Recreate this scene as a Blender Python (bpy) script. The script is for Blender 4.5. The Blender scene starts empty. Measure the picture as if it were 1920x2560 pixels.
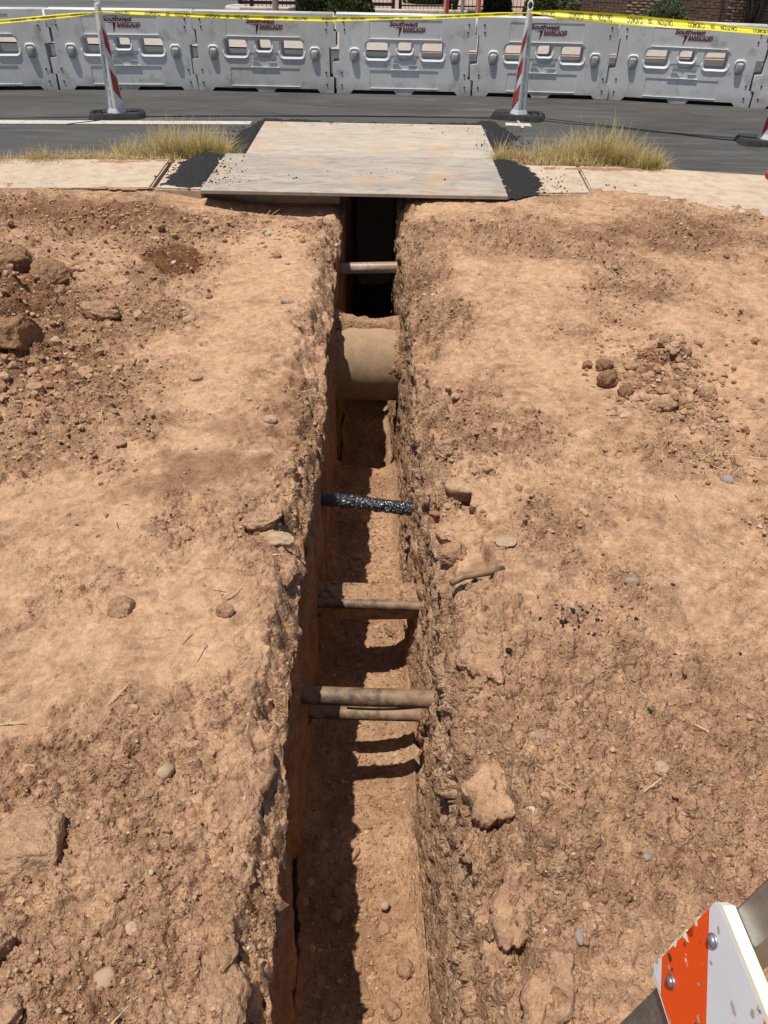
import bpy, bmesh, math, random
import numpy as np
from mathutils import Vector, Matrix

random.seed(7)
S = bpy.context.scene
C = S.collection
R = math.radians

# ------------------------------------------------------------------ camera, sky, sun, exposure
cam_d = bpy.data.cameras.new('camera'); cam = bpy.data.objects.new('camera', cam_d); C.objects.link(cam)
CAM_H, PITCH, ROLL = 1.85, 38.3, -1.2
cam.location = (0, 0, CAM_H)
cam.rotation_euler = (Matrix.Rotation(R(90 - PITCH), 3, 'X') @ Matrix.Rotation(R(-ROLL), 3, 'Z')).to_euler()
cam_d.sensor_fit = 'VERTICAL'; cam_d.sensor_height = 36.0
cam_d.lens = 36.0 * 1880 / 2560
cam_d.clip_start = 0.05; cam_d.clip_end = 400
S.camera = cam

SUN = Vector((0.205, 0.10, -1.0)).normalized()          # the way the light travels
world = bpy.data.worlds.new('World'); S.world = world; world.use_nodes = True
wn = world.node_tree; bg = wn.nodes['Background']
sky = wn.nodes.new('ShaderNodeTexSky'); sky.sky_type = 'NISHITA'; sky.sun_disc = False
sky.sun_elevation = math.asin(-SUN.z); sky.sun_rotation = math.atan2(-SUN.x, -SUN.y)
wn.links.new(sky.outputs[0], bg.inputs[0]); bg.inputs[1].default_value = 0.085
sun_d = bpy.data.lights.new('sun', 'SUN'); sun_d.energy = 5.0; sun_d.angle = R(0.53); sun_d.color = (1.0, 0.95, 0.87)
sun = bpy.data.objects.new('sun', sun_d); C.objects.link(sun); sun.location = (-8, -3, 40)
sun.rotation_euler = SUN.to_track_quat('-Z', 'Y').to_euler()
S.view_settings.view_transform = 'Standard'; S.view_settings.look = 'None'
S.view_settings.exposure = 0.0; S.view_settings.gamma = 1.0

# ------------------------------------------------------------------ material helpers
def lin(h):
    v = [int(h[i:i+2], 16) / 255 for i in (0, 2, 4)]
    return tuple(c / 12.92 if c <= .04045 else ((c + .055) / 1.055) ** 2.4 for c in v) + (1,)

class NT:
    def __init__(s, name):
        s.m = bpy.data.materials.new(name); s.m.use_nodes = True
        s.t = s.m.node_tree; s.b = s.t.nodes['Principled BSDF']
        s.tc = s.t.nodes.new('ShaderNodeTexCoord')
    def n(s, ty, **kw):
        o = s.t.nodes.new(ty)
        for k, v in kw.items():
            if k in o.inputs.keys(): o.inputs[k].default_value = v
            else: setattr(o, k, v)
        return o
    def l(s, a, b): s.t.links.new(a, b)
    def coord(s, kind='Object', scale=(1, 1, 1), rnd=False):
        mp = s.n('ShaderNodeMapping'); mp.inputs['Scale'].default_value = scale
        s.l(s.tc.outputs[kind], mp.inputs[0])
        if rnd:
            oi = s.n('ShaderNodeObjectInfo'); vm = s.n('ShaderNodeVectorMath', operation='MULTIPLY')
            cx = s.n('ShaderNodeCombineXYZ'); s.l(oi.outputs['Random'], cx.inputs[0]); s.l(oi.outputs['Random'], cx.inputs[2])
            s.l(cx.outputs[0], vm.inputs[0]); vm.inputs[1].default_value = (37, 11, 53); s.l(vm.outputs[0], mp.inputs['Location'])
        return mp.outputs[0]
    def noise(s, vec, scale, detail=6, rough=.6, dist=0):
        o = s.n('ShaderNodeTexNoise'); o.inputs['Scale'].default_value = scale
        o.inputs['Detail'].default_value = detail; o.inputs['Roughness'].default_value = rough; o.inputs['Distortion'].default_value = dist
        s.l(vec, o.inputs['Vector']); return o.outputs['Fac']
    def ramp(s, fac, stops):
        o = s.n('ShaderNodeValToRGB'); e = o.color_ramp.elements
        while len(e) < len(stops): e.new(.5)
        for i, (p, c) in enumerate(stops):
            e[i].position = p; e[i].color = c if len(c) == 4 else tuple(c) + (1,)
        s.l(fac, o.inputs[0]); return o.outputs[0]
    def mix(s, fac, a, b, mode='MIX'):
        o = s.n('ShaderNodeMix', data_type='RGBA', blend_type=mode)
        for v, i in ((fac, 0), (a, 6), (b, 7)):
            if hasattr(v, 'is_linked'): s.l(v, o.inputs[i])
            else: o.inputs[i].default_value = v
        return o.outputs[2]
    def math(s, op, a, b=0.0, clamp=False):
        o = s.n('ShaderNodeMath', operation=op); o.use_clamp = clamp
        for v, i in ((a, 0), (b, 1)):
            if hasattr(v, 'is_linked'): s.l(v, o.inputs[i])
            else: o.inputs[i].default_value = v
        return o.outputs[0]
    def attr(s, name):
        o = s.n('ShaderNodeAttribute', attribute_name=name); return o
    def bump(s, h, strength=.3, dist=.01):
        o = s.n('ShaderNodeBump'); o.inputs['Strength'].default_value = strength; o.inputs['Distance'].default_value = dist
        s.l(h, o.inputs['Height']); s.l(o.outputs[0], s.b.inputs['Normal'])
    def out(s, col, rough=.8, metal=0.0, spec=.3):
        if hasattr(col, 'is_linked'): s.l(col, s.b.inputs['Base Color'])
        else: s.b.inputs['Base Color'].default_value = col
        if hasattr(rough, 'is_linked'): s.l(rough, s.b.inputs['Roughness'])
        else: s.b.inputs['Roughness'].default_value = rough
        s.b.inputs['Metallic'].default_value = metal; s.b.inputs['Specular IOR Level'].default_value = spec
        return s.m

def W(v): return (v, v, v, 1)

def mat_simple(name, col, rough=.7, metal=0, spec=.3, var=.25, scale=12, bump=.0, rnd=True, bs=120):
    m = NT(name); v = m.coord('Object', rnd=rnd)
    f = m.noise(v, scale, 8, .65)
    dark = tuple(c * (1 - var) for c in col[:3]) + (1,); lite = tuple(min(1, c * (1 + var)) for c in col[:3]) + (1,)
    c = m.ramp(f, [(.3, dark), (.7, lite)])
    if bump: m.bump(m.noise(v, bs, 6, .7), bump, .004)
    return m.out(c, rough, metal, spec)

M = {}
# the soil: three real soil colours (pale compacted crust, loose brown earth, moist red earth) laid out by mesh attributes; in the trench they also paint its sunlit side
def soil(name, use_attr=True):
    m = NT(name); v = m.coord('Object')
    n1 = m.noise(v, 2.3, 7, .62, .4); n2 = m.noise(v, 17, 8, .7); n3 = m.noise(v, 130, 6, .7); n4 = m.noise(v, 420, 3, .6)
    brown = m.ramp(n2, [(.25, (.225, .122, .068)), (.55, (.330, .189, .108)), (.8, (.44, .266, .157))])
    pale = m.ramp(n2, [(.25, (.43, .258, .150)), (.6, (.565, .355, .216)), (.85, (.66, .442, .282))])
    moist = m.ramp(n2, [(.3, (.11, .044, .018)), (.7, (.20, .085, .038))])
    if use_attr:
        a = m.attr('soil'); sp = m.n('ShaderNodeSeparateColor'); m.l(a.outputs['Color'], sp.inputs[0])
        pm = m.math('ADD', sp.outputs[0], m.math('MULTIPLY', m.math('SUBTRACT', n3, .5), .9), True)
        c = m.mix(pm, brown, pale)
        mm = m.math('ADD', sp.outputs[1], m.math('MULTIPLY', m.math('SUBTRACT', n2, .5), sp.outputs[1]), True)
        c = m.mix(mm, c, moist)
    else:
        c = m.mix(m.ramp(n1, [(.45, W(0)), (.65, W(1))]), brown, pale)
    grit = m.ramp(n4, [(.30, W(.60)), (.5, W(1)), (.72, W(1.25))])
    c = m.mix(.75, c, grit, 'MULTIPLY')
    vo = m.n('ShaderNodeTexVoronoi'); vo.inputs['Scale'].default_value = 190; m.l(v, vo.inputs['Vector'])
    sp2 = m.n('ShaderNodeSeparateColor'); m.l(vo.outputs['Color'], sp2.inputs[0])
    fleck = m.math('MULTIPLY', m.math('GREATER_THAN', sp2.outputs[0], .955), m.math('LESS_THAN', vo.outputs['Distance'], .34))
    c = m.mix(m.math('MULTIPLY', fleck, .8), c, m.ramp(sp2.outputs[1], [(.0, (.62, .47, .34)), (.7, (.45, .40, .36)), (.9, (.12, .085, .06))]))
    def crumb(sc):
        w_ = m.n('ShaderNodeTexVoronoi'); w_.inputs['Scale'].default_value = sc; m.l(v, w_.inputs['Vector'])
        s3 = m.n('ShaderNodeSeparateColor'); m.l(w_.outputs['Color'], s3.inputs[0])
        return m.math('MULTIPLY', m.math('SUBTRACT', .75, w_.outputs['Distance'], True), m.math('ADD', .15, m.math('MULTIPLY', s3.outputs[2], s3.outputs[2]))), s3.outputs[0]
    k1, t1 = crumb(75); k2, t2 = crumb(165); k0, t0 = crumb(30)
    cr = m.math('ADD', m.math('ADD', k1, m.math('MULTIPLY', k2, .55)), m.math('MULTIPLY', k0, 1.3))
    if use_attr: cr = m.math('MULTIPLY', cr, m.math('ADD', .25, sp.outputs[2]))
    c = m.mix(.55, c, m.ramp(m.math('ADD', m.math('MULTIPLY', t1, .5), m.math('MULTIPLY', t0, .5)), [(.15, W(.72)), (.5, W(1)), (.85, W(1.22))]), 'MULTIPLY')
    h = m.math('ADD', m.math('ADD', m.math('MULTIPLY', n3, .55), m.math('MULTIPLY', n4, .25)), m.math('MULTIPLY', cr, 1.3))
    m.bump(h, .9, .010)
    return m.out(c, .95, 0, .12)
M['dirt'] = soil('dirt'); M['clod'] = soil('clod_soil', False)

def concrete(name, c0, c1, stain, streak=(1, 1, 1), rough=.85, spec=.25):
    m = NT(name); v = m.coord('Object', streak)
    n1 = m.noise(v, 1.6, 8, .65, .5); n2 = m.noise(v, 9, 8, .7); n3 = m.noise(m.coord('Object'), 160, 5, .7)
    c = m.mix(m.ramp(n1, [(.35, W(0)), (.65, W(1))]), c0, c1)
    c = m.mix(m.ramp(n2, [(.44, W(0)), (.68, W(.85))]), c, stain)
    c = m.mix(.5, c, m.ramp(n3, [(.3, W(.8)), (.7, W(1.15))]), 'MULTIPLY')
    m.bump(n3, .25, .003)
    return m.out(c, rough, 0, spec)
M['sidewalk'] = concrete('sidewalk_concrete', (.47, .385, .29, 1), (.55, .43, .31, 1), (.38, .25, .165, 1))
M['far_walk'] = concrete('far_concrete', (.37, .325, .275, 1), (.42, .37, .315, 1), (.30, .25, .21, 1))
M['kerb'] = concrete('kerb_concrete', (.50, .46, .40, 1), (.58, .53, .46, 1), (.35, .31, .27, 1))

def steel_plate(name, a, b, c2):
    m = NT(name); v = m.coord('Object', (.8, 1.5, 1))
    n1 = m.noise(v, 1.7, 9, .68, 1.2); n2 = m.noise(m.coord('Object', (.8, 2.2, 1)), 4, 9, .72, 1.4); n3 = m.noise(m.coord('Object', (6, 60, 1)), 3, 6, .7)
    n4 = m.noise(m.coord('Object'), 2.1, 5, .6)
    c = m.mix(m.ramp(n1, [(.36, W(0)), (.6, W(1))]), a, b)
    c = m.mix(m.ramp(n2, [(.46, W(0)), (.66, W(.9))]), c, c2)
    c = m.mix(m.ramp(n4, [(.52, W(0)), (.72, W(.7))]), c, (.47, .29, .16, 1))
    c = m.mix(m.ramp(n3, [(.62, W(0)), (.8, W(.35))]), c, (.26, .24, .22, 1))
    m.bump(n2, .15, .002)
    return m.out(c, m.ramp(n1, [(.3, W(.75)), (.7, W(.55))]), 0, .35)
M['plate_near'] = steel_plate('weathered_steel_grey', (.45, .375, .295, 1), (.345, .30, .25, 1), (.23, .20, .175, 1))
M['plate_far'] = steel_plate('weathered_steel_pale', (.53, .425, .31, 1), (.43, .37, .305, 1), (.31, .28, .24, 1))

def asphalt(name, base, dust):
    m = NT(name); v = m.coord('Object')
    n1 = m.noise(m.coord('Object', (.35, 1.2, 1)), 1.3, 8, .65, .6); n2 = m.noise(m.coord('Object', (.3, 2.2, 1)), 4, 8, .7, 1.0); n3 = m.noise(v, 190, 4, .7)
    c = m.mix(m.ramp(n1, [(.38, W(0)), (.72, W(1))]), base, tuple(x * 1.7 for x in base[:3]) + (1,))
    c = m.mix(m.ramp(n2, [(.52, W(0)), (.74, W(.5))]), c, dust)
    c = m.mix(.8, c, m.ramp(n3, [(.3, W(.55)), (.7, W(1.4))]), 'MULTIPLY')
    m.bump(n3, .5, .004)
    return m.out(c, .85, 0, .3)
M['asphalt'] = asphalt('asphalt', (.055, .0525, .0495, 1), (.22, .19, .155, 1))
M['asphalt_far'] = asphalt('asphalt_worn', (.085, .083, .082, 1), (.16, .15, .14, 1))
M['paint'] = concrete('road_paint', (.52, .48, .41, 1), (.60, .56, .49, 1), (.26, .22, .18, 1), (1.5, 3, 1))
M['tar'] = mat_simple('tar_seal', (.016, .015, .015), .6, 0, .4, .3, 20)
M['cold_mix'] = mat_simple('cold_asphalt_mix', (.019, .0175, .0165), .75, 0, .3, .85, 130, 1.0, False, 240)

def plastic_barrier():
    m = NT('barrier_plastic'); v = m.coord('Object', rnd=True)
    n1 = m.noise(v, 2.6, 7, .6, .3); n2 = m.noise(m.coord('Object', (1, 1, 1), True), 5.5, 4, .6, .2); n3 = m.noise(m.coord('Object', (5, 5, 1.2), True), 9, 6, .7)
    oi = m.n('ShaderNodeObjectInfo')
    c = m.mix(m.ramp(n1, [(.35, W(0)), (.65, W(1))]), (.60, .59, .57, 1), (.72, .705, .68, 1))
    c = m.mix(m.ramp(n2, [(.55, W(0)), (.75, W(.6))]), c, (.23, .20, .175, 1))
    c = m.mix(m.ramp(n3, [(.58, W(0)), (.80, W(.5))]), c, (.20, .175, .15, 1))
    sx = m.n('ShaderNodeSeparateXYZ'); m.l(m.tc.outputs['Object'], sx.inputs[0])
    low = m.ramp(sx.outputs[2], [(.0, W(1)), (.16, W(0))])
    c = m.mix(m.math('MULTIPLY', low, m.ramp(n2, [(.35, W(.25)), (.6, W(.8))])), c, (.33, .29, .25, 1))
    c = m.mix(1.0, c, m.ramp(oi.outputs['Random'], [(0, (.80, .79, .77)), (.5, (.95, .95, .95)), (1, (1.06, 1.06, 1.08))]), 'MULTIPLY')
    m.bump(m.noise(v, 60, 5, .6), .06, .004)
    return m.out(c, .65, 0, .2)
M['barrier'] = plastic_barrier()
M['rim_white'] = mat_simple('sunlit_edge_tab_white', (.74, .745, .75), .6, 0, .25, .08, 20)  # brighter than the body, painting in sunlit edges; plain white on post tabs
M['knob'] = mat_simple('barrier_knob_plastic', (.36, .35, .34), .6, 0, .3, .3, 14)
M['logo'] = mat_simple('dark_red_stencil', (.115, .022, .028), .7, 0, .2, .45, 30)
M['emboss'] = mat_simple('embossed_plastic', (.46, .465, .47), .55, 0, .3, .1, 20)
M['black_text'] = mat_simple('black_print', (.02, .02, .02), .6, 0, .3, .2, 20)
M['hole'] = mat_simple('dark_bolt', (.03, .03, .03), .7, 0, .2, .3, 20)
def tape_mat():
    m = NT('yellow_tape'); v = m.coord('Object'); n = m.noise(v, 9, 4, .6)
    c = m.ramp(n, [(.3, (.80, .68, .012)), (.7, (.90, .82, .03))])
    m.b.inputs['Subsurface Weight'].default_value = 0
    m.out(c, .4, 0, .4)
    t = m.n('ShaderNodeBsdfTranslucent'); m.l(c, t.inputs[0]); mx = m.n('ShaderNodeMixShader'); mx.inputs[0].default_value = .3
    m.l(m.b.outputs[0], mx.inputs[1]); m.l(t.outputs[0], mx.inputs[2]); m.l(mx.outputs[0], m.t.nodes['Material Output'].inputs[0]); return m.m
M['tape'] = tape_mat()
M['panel_white'] = mat_simple('channelizer_white', (.70, .71, .70), .5, 0, .35, .12, 16)
M['panel_red'] = mat_simple('faded_red_sheeting', (.42, .062, .042), .5, 0, .35, .2, 18)
M['rubber'] = mat_simple('black_rubber', (.035, .034, .033), .75, 0, .3, .4, 14, .25)
M['orange'] = None
def sheeting(name, col, wear):
    m = NT(name); v = m.coord('Object')
    n1 = m.noise(v, 34, 7, .75, .4); n2 = m.noise(v, 9, 5, .6); n3 = m.noise(v, 14, 8, .75, .6)
    c = m.mix(m.ramp(n2, [(.35, W(0)), (.7, W(.35))]), col, tuple(x * .82 for x in col[:3]) + (1,))
    c = m.mix(m.ramp(n1, [(.635, W(0)), (.66, W(1))]), c, wear)
    c = m.mix(m.ramp(n3, [(.655, W(0)), (.68, W(.8))]), c, (.05, .04, .035, 1))
    m.bump(n1, .12, .002)
    return m.out(c, .42, 0, .45)
M['orange'] = sheeting('orange_sheeting', (.80, .085, .008, 1), (.72, .55, .42, 1))
M['white_sheet'] = sheeting('white_sheeting', (.66, .68, .73, 1), (.50, .40, .31, 1))
M['scuff_black'] = mat_simple('black_scuff', (.06, .05, .045), .8, 0, .2, .5, 90)
M['scuff_tan'] = mat_simple('dirty_scuff', (.42, .31, .22), .85, 0, .15, .4, 90)
M['cream'] = mat_simple('board_plastic_edge', (.76, .72, .60), .6, 0, .3, .08, 20)
def galv(name, c0, c1, rough=.38, metal=.85):
    m = NT(name); v = m.coord('Object', (1, 1, .25))
    n = m.noise(v, 22, 7, .65, .6); n2 = m.noise(m.coord('Object'), 70, 5, .7)
    m.bump(n2, .08, .002)
    return m.out(m.ramp(n, [(.3, c0), (.7, c1)]), m.ramp(n2, [(.3, W(rough - .1)), (.7, W(rough + .2))]), metal, .5)
M['galv'] = galv('galvanised_steel', (.30, .29, .28), (.46, .45, .44))
M['bolt'] = galv('zinc_bolt', (.26, .26, .27), (.40, .40, .42), .4)
def dirty_pipe(name, body, dirt, a=.45, b=.62, rough=.6, metal=0.0, spec=.4):
    m = NT(name); v = m.coord('Object', (1, 1, 1))
    n = m.noise(m.coord('Object', (1, 1, 1)), 13, 9, .72, .6); n3 = m.noise(v, 150, 5, .7)
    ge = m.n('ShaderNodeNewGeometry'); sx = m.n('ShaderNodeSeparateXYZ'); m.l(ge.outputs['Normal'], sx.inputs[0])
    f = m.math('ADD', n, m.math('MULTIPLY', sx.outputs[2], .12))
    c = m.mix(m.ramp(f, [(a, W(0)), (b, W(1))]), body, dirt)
    c = m.mix(.5, c, m.ramp(n3, [(.3, W(.75)), (.7, W(1.2))]), 'MULTIPLY')
    m.bump(n, .25, .004)
    return m.out(c, rough, metal, spec)
M['pipe_dark'] = dirty_pipe('dusty_black_pipe', (.045, .038, .031, 1), (.25, .155, .088, 1), .46, .68)
M['pipe_brown'] = dirty_pipe('dusty_brown_pipe', (.075, .055, .038, 1), (.28, .17, .095, 1), .46, .66)
M['pipe_clay'] = dirty_pipe('dusty_shaded_clay_pipe', (.25, .185, .12, 1), (.37, .245, .15, 1), .38, .66, .9, 0, .12)  # dust, its lighter top also painting in the shading of the round
M['pipe_pale'] = dirty_pipe('pale_pipe', (.44, .40, .36, 1), (.33, .20, .13, 1), .42, .60, .35, 0, .5)
def wrap():
    m = NT('black_shrink_wrap'); v = m.coord('Object', (1, 1, 1))
    w = m.noise(m.coord('Object', (1.3, 1, 1)), 42, 2, .5, 1.2); w2 = m.noise(v, 120, 2, .6, .6)
    m.bump(m.math('ADD', w, m.math('MULTIPLY', w2, .15)), 1.0, .035)
    m.b.inputs['Coat Weight'].default_value = 1.0; m.b.inputs['Coat Roughness'].default_value = .22
    return m.out((.012, .016, .024, 1), .3, 0, 1.0)
M['wrap'] = wrap()
def stone_mat(name, c0, c1, spec=.2, rough=.85):
    m = NT(name); v = m.coord('Object', rnd=True); n = m.noise(v, 14, 8, .7, .4); n3 = m.noise(v, 120, 5, .7)
    m.bump(n3, .3, .004); return m.out(m.ramp(n, [(.3, c0), (.7, c1)]), rough, 0, spec)
M['stone_pale'] = stone_mat('pale_stone', (.30, .20, .125), (.46, .325, .22))
M['stone_grey'] = stone_mat('grey_stone', (.20, .17, .15), (.34, .29, .25))
M['stone_dark'] = stone_mat('dark_red_clod', (.17, .085, .043), (.30, .165, .09))
M['boulder'] = stone_mat('tan_boulder', (.31, .185, .108), (.50, .325, .205))
M['stone_brown'] = soil('earthy_rock', False)
def gravel_mat():
    m = NT('gravel'); a = m.attr('tone'); v = m.coord('Object')
    c = m.ramp(a.outputs['Fac'], [(0, (.24, .13, .072)), (.45, (.34, .20, .115)), (.85, (.43, .27, .163)), (.98, (.45, .32, .21)), (.995, (.50, .42, .34))])
    c = m.mix(.6, c, m.ramp(m.noise(v, 260, 4, .7), [(.3, W(.75)), (.7, W(1.2))]), 'MULTIPLY')
    return m.out(c, .92, 0, .15)
M['gravel'] = gravel_mat()
def leafy(name, c0, c1, c2, tr=.25):
    m = NT(name); a = m.attr('tone')
    c = m.ramp(a.outputs['Fac'], [(0, c0), (.5, c1), (1, c2)])
    m.out(c, .65, 0, .25)
    t = m.n('ShaderNodeBsdfTranslucent'); m.l(c, t.inputs[0]); mx = m.n('ShaderNodeMixShader'); mx.inputs[0].default_value = tr
    m.l(m.b.outputs[0], mx.inputs[1]); m.l(t.outputs[0], mx.inputs[2]); m.l(mx.outputs[0], m.t.nodes['Material Output'].inputs[0])
    return m.m
M['grass'] = leafy('dry_grass', (.24, .215, .05), (.46, .36, .13), (.60, .47, .24))
M['leaf_olive'] = leafy('olive_leaves', (.030, .045, .012), (.060, .080, .022), (.10, .12, .04))
M['leaf_dark'] = leafy('dark_leaves', (.018, .026, .010), (.032, .045, .016), (.06, .075, .03))
M['leaf_grey'] = leafy('grey_green_leaves', (.07, .085, .045), (.13, .15, .085), (.21, .23, .14))
M['bark'] = mat_simple('grey_bark', (.055, .046, .038), .9, 0, .15, .4, 25, .5)
M['iron'] = mat_simple('black_iron', (.013, .013, .014), .5, 0, .4, .3, 20)
M['pole'] = mat_simple('grey_pole_paint', (.30, .29, .27), .5, .2, .4, .2, 12)
M['red_paint'] = mat_simple('red_post_paint', (.42, .035, .03), .5, 0, .4, .2, 14)
M['white_paint'] = mat_simple('white_post_paint', (.68, .66, .62), .5, 0, .4, .12, 14)
M['block'] = mat_simple('brown_block', (.15, .105, .078), .9, 0, .15, .3, 8, .4, True, 50)
M['block_split'] = mat_simple('split_face_block', (.26, .195, .15), .92, 0, .12, .4, 22, .9, True, 40)
M['mortar'] = mat_simple('mortar', (.12, .09, .07), .95, 0, .1, .2, 30)
M['gravel_bed'] = concrete('gravel_bed', (.36, .25, .19, 1), (.45, .33, .26, 1), (.25, .17, .13, 1))
M['bag'] = mat_simple('orange_sandbag_cloth', (.80, .30, .10), .75, 0, .2, .2, 12, .3)
M['bag_tie'] = mat_simple('red_orange_cloth', (.55, .10, .03), .75, 0, .2, .3, 14)
M['straw'] = mat_simple('dry_straw', (.46, .34, .19), .85, 0, .15, .3, 30)

# ------------------------------------------------------------------ numpy noise
_rng = np.random.RandomState(11)
_perm = np.tile(_rng.permutation(512), 3).astype(np.int64)
_g = _rng.normal(size=(512, 3)); _g = (_g / np.linalg.norm(_g, axis=1)[:, None]).astype(np.float32)
_gx, _gy, _gz = (np.ascontiguousarray(_g[:, k]) for k in range(3))
_perm = _perm.astype(np.int32)
def perlin(x, y, z=0.0, seed=0):
    x, y, z = np.broadcast_arrays(np.asarray(x, np.float64) + seed * 17.31, np.asarray(y, np.float64) + seed * 5.77, np.asarray(z, np.float64) + seed * 3.13)
    xi = np.floor(x).astype(np.int32); yi = np.floor(y).astype(np.int32); zi = np.floor(z).astype(np.int32)
    xf, yf, zf = (x - xi).astype(np.float32), (y - yi).astype(np.float32), (z - zi).astype(np.float32)
    u, v, w = (t * t * t * (t * (t * 6 - 15) + 10) for t in (xf, yf, zf))
    xi &= 511; yi &= 511; zi &= 511
    a0, a1 = _perm[xi], _perm[xi + 1]
    b = [[_perm[(a0 + yi) & 1023], _perm[(a0 + yi + 1) & 1023]], [_perm[(a1 + yi) & 1023], _perm[(a1 + yi + 1) & 1023]]]
    def g(i, j, k):
        h = _perm[(b[i][j] + zi + k) & 1023] & 511
        return _gx[h] * (xf - i) + _gy[h] * (yf - j) + _gz[h] * (zf - k)
    def lp(p, q, t): return p + (q - p) * t
    lo = lp(lp(g(0,0,0), g(1,0,0), u), lp(g(0,1,0), g(1,1,0), u), v)
    hi = lp(lp(g(0,0,1), g(1,0,1), u), lp(g(0,1,1), g(1,1,1), u), v)
    return (lp(lo, hi, w) * 1.5).astype(np.float64)
def fbm(x, y, z=0.0, oct=4, gain=.5, seed=0):
    s, a = 0, 1.0
    for i in range(oct):
        s = s + a * perlin(x, y, z, seed + i * 7); x, y, z = x * 2.03, y * 2.03, z * 2.03; a *= gain
    return s
_hr = _rng.rand(4096, 4)
def bumps(x, y, cell, dens, seed=0):
    """half-buried round lumps, one per cell with chance dens; returns height in cells"""
    X, Y = x / cell + seed * 9.7, y / cell + seed * 3.3
    xi, yi = np.floor(X).astype(np.int64), np.floor(Y).astype(np.int64)
    out = np.zeros_like(X)
    for dx in (-1, 0, 1):
        for dy in (-1, 0, 1):
            a, b = xi + dx, yi + dy
            h = _hr[((a * 73856093) ^ (b * 19349663) ^ (seed * 83492791)) & 4095]
            r = .22 + .45 * h[..., 2] ** 2
            ex = (X - a - h[..., 0]); ey = (Y - b - h[..., 1])
            th = h[..., 3] * 6.28; ca, sa = np.cos(th), np.sin(th)
            d2 = (ex * ca + ey * sa) ** 2 + ((ey * ca - ex * sa) * 1.45) ** 2
            hh = np.sqrt(np.maximum(0, r * r - d2)) * .8
            out = np.maximum(out, np.where((h[..., 3] * 7.13) % 1.0 < dens, hh, 0))
    return out
def chunks(x, y, cell, seed=0):
    """broken-earth blocks: random height of the nearest cell and the distance to its border (in cells)"""
    X, Y = x / cell + seed * 5.1 + .35 * perlin(x / cell * .9, y / cell * .9, seed * 1.7), y / cell + seed * 2.9 + .35 * perlin(x / cell * .9, y / cell * .9, seed * 1.7 + 9)
    xi, yi = np.floor(X).astype(np.int64), np.floor(Y).astype(np.int64)
    f1 = np.full(X.shape, 9.); f2 = np.full(X.shape, 9.); val = np.zeros_like(X)
    for dx in (-1, 0, 1):
        for dy in (-1, 0, 1):
            a, b = xi + dx, yi + dy
            h = _hr[((a * 73856093) ^ (b * 19349663) ^ (seed * 83492791)) & 4095]
            ex, ey = X - a - h[..., 0], Y - b - h[..., 1]; d = np.sqrt(ex * ex + ey * ey)
            tilt = h[..., 2] - .5 + (h[..., 3] - .5) * ex * 1.2 + (h[..., 1] - .5) * ey * 1.2
            near = d < f1; f2 = np.where(near, f1, np.minimum(f2, d)); val = np.where(near, tilt, val); f1 = np.where(near, d, f1)
    return val, f2 - f1
def sstep(a, b, x):
    t = np.clip((x - a) / (b - a), 0, 1); return t * t * (3 - 2 * t)
def blob(x, y, cx, cy, rx, ry, rot=0):
    c, s = math.cos(rot), math.sin(rot); dx, dy = x - cx, y - cy
    return np.exp(-(((dx * c + dy * s) / rx) ** 2 + ((dy * c - dx * s) / ry) ** 2))

# ------------------------------------------------------------------ mesh helpers
def tag(o, label=None, cat=None, group=None, kind=None):
    if label: o['label'] = label
    if cat: o['category'] = cat
    if group: o['group'] = group
    if kind: o['kind'] = kind
    return o
def np_mesh(name, verts, quads=None, tris=None, smooth=True):
    me = bpy.data.meshes.new(name)
    nv = len(verts); loops = []; starts = []; n = 0
    if quads is not None and len(quads):
        q = np.asarray(quads, np.int32); loops.append(q.ravel()); starts.append(np.arange(len(q)) * 4); n = len(q) * 4
    if tris is not None and len(tris):
        t = np.asarray(tris, np.int32); loops.append(t.ravel()); starts.append(n + np.arange(len(t)) * 3)
    loops = np.concatenate(loops); starts = np.concatenate(starts).astype(np.int32)
    me.vertices.add(nv); me.vertices.foreach_set('co', np.asarray(verts, np.float32).ravel())
    me.loops.add(len(loops)); me.loops.foreach_set('vertex_index', loops.astype(np.int32))
    me.polygons.add(len(starts)); me.polygons.foreach_set('loop_start', starts)
    me.update(calc_edges=True)
    me.polygons.foreach_set('use_smooth', np.full(len(starts), smooth))
    me.validate(); return me
def obj(name, me, mat=None, parent=None, loc=None, rot=None):
    if isinstance(me, bmesh.types.BMesh):
        b = me; me = bpy.data.meshes.new(name); b.to_mesh(me); b.free()
    o = bpy.data.objects.new(name, me); C.objects.link(o)
    if mat is not None and not me.materials: me.materials.append(M[mat] if isinstance(mat, str) else mat)
    if parent: o.parent = parent
    if loc is not None: o.location = loc
    if rot is not None: o.rotation_euler = rot
    return o
def empty(name, loc=(0, 0, 0), rotz=0, rot=None):
    o = bpy.data.objects.new(name, None); C.objects.link(o); o.location = loc
    o.rotation_euler = rot if rot else (0, 0, rotz); o.empty_display_size = .1
    return o
def smooth(me, v=True):
    me.polygons.foreach_set('use_smooth', np.full(len(me.polygons), v)); return me
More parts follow.
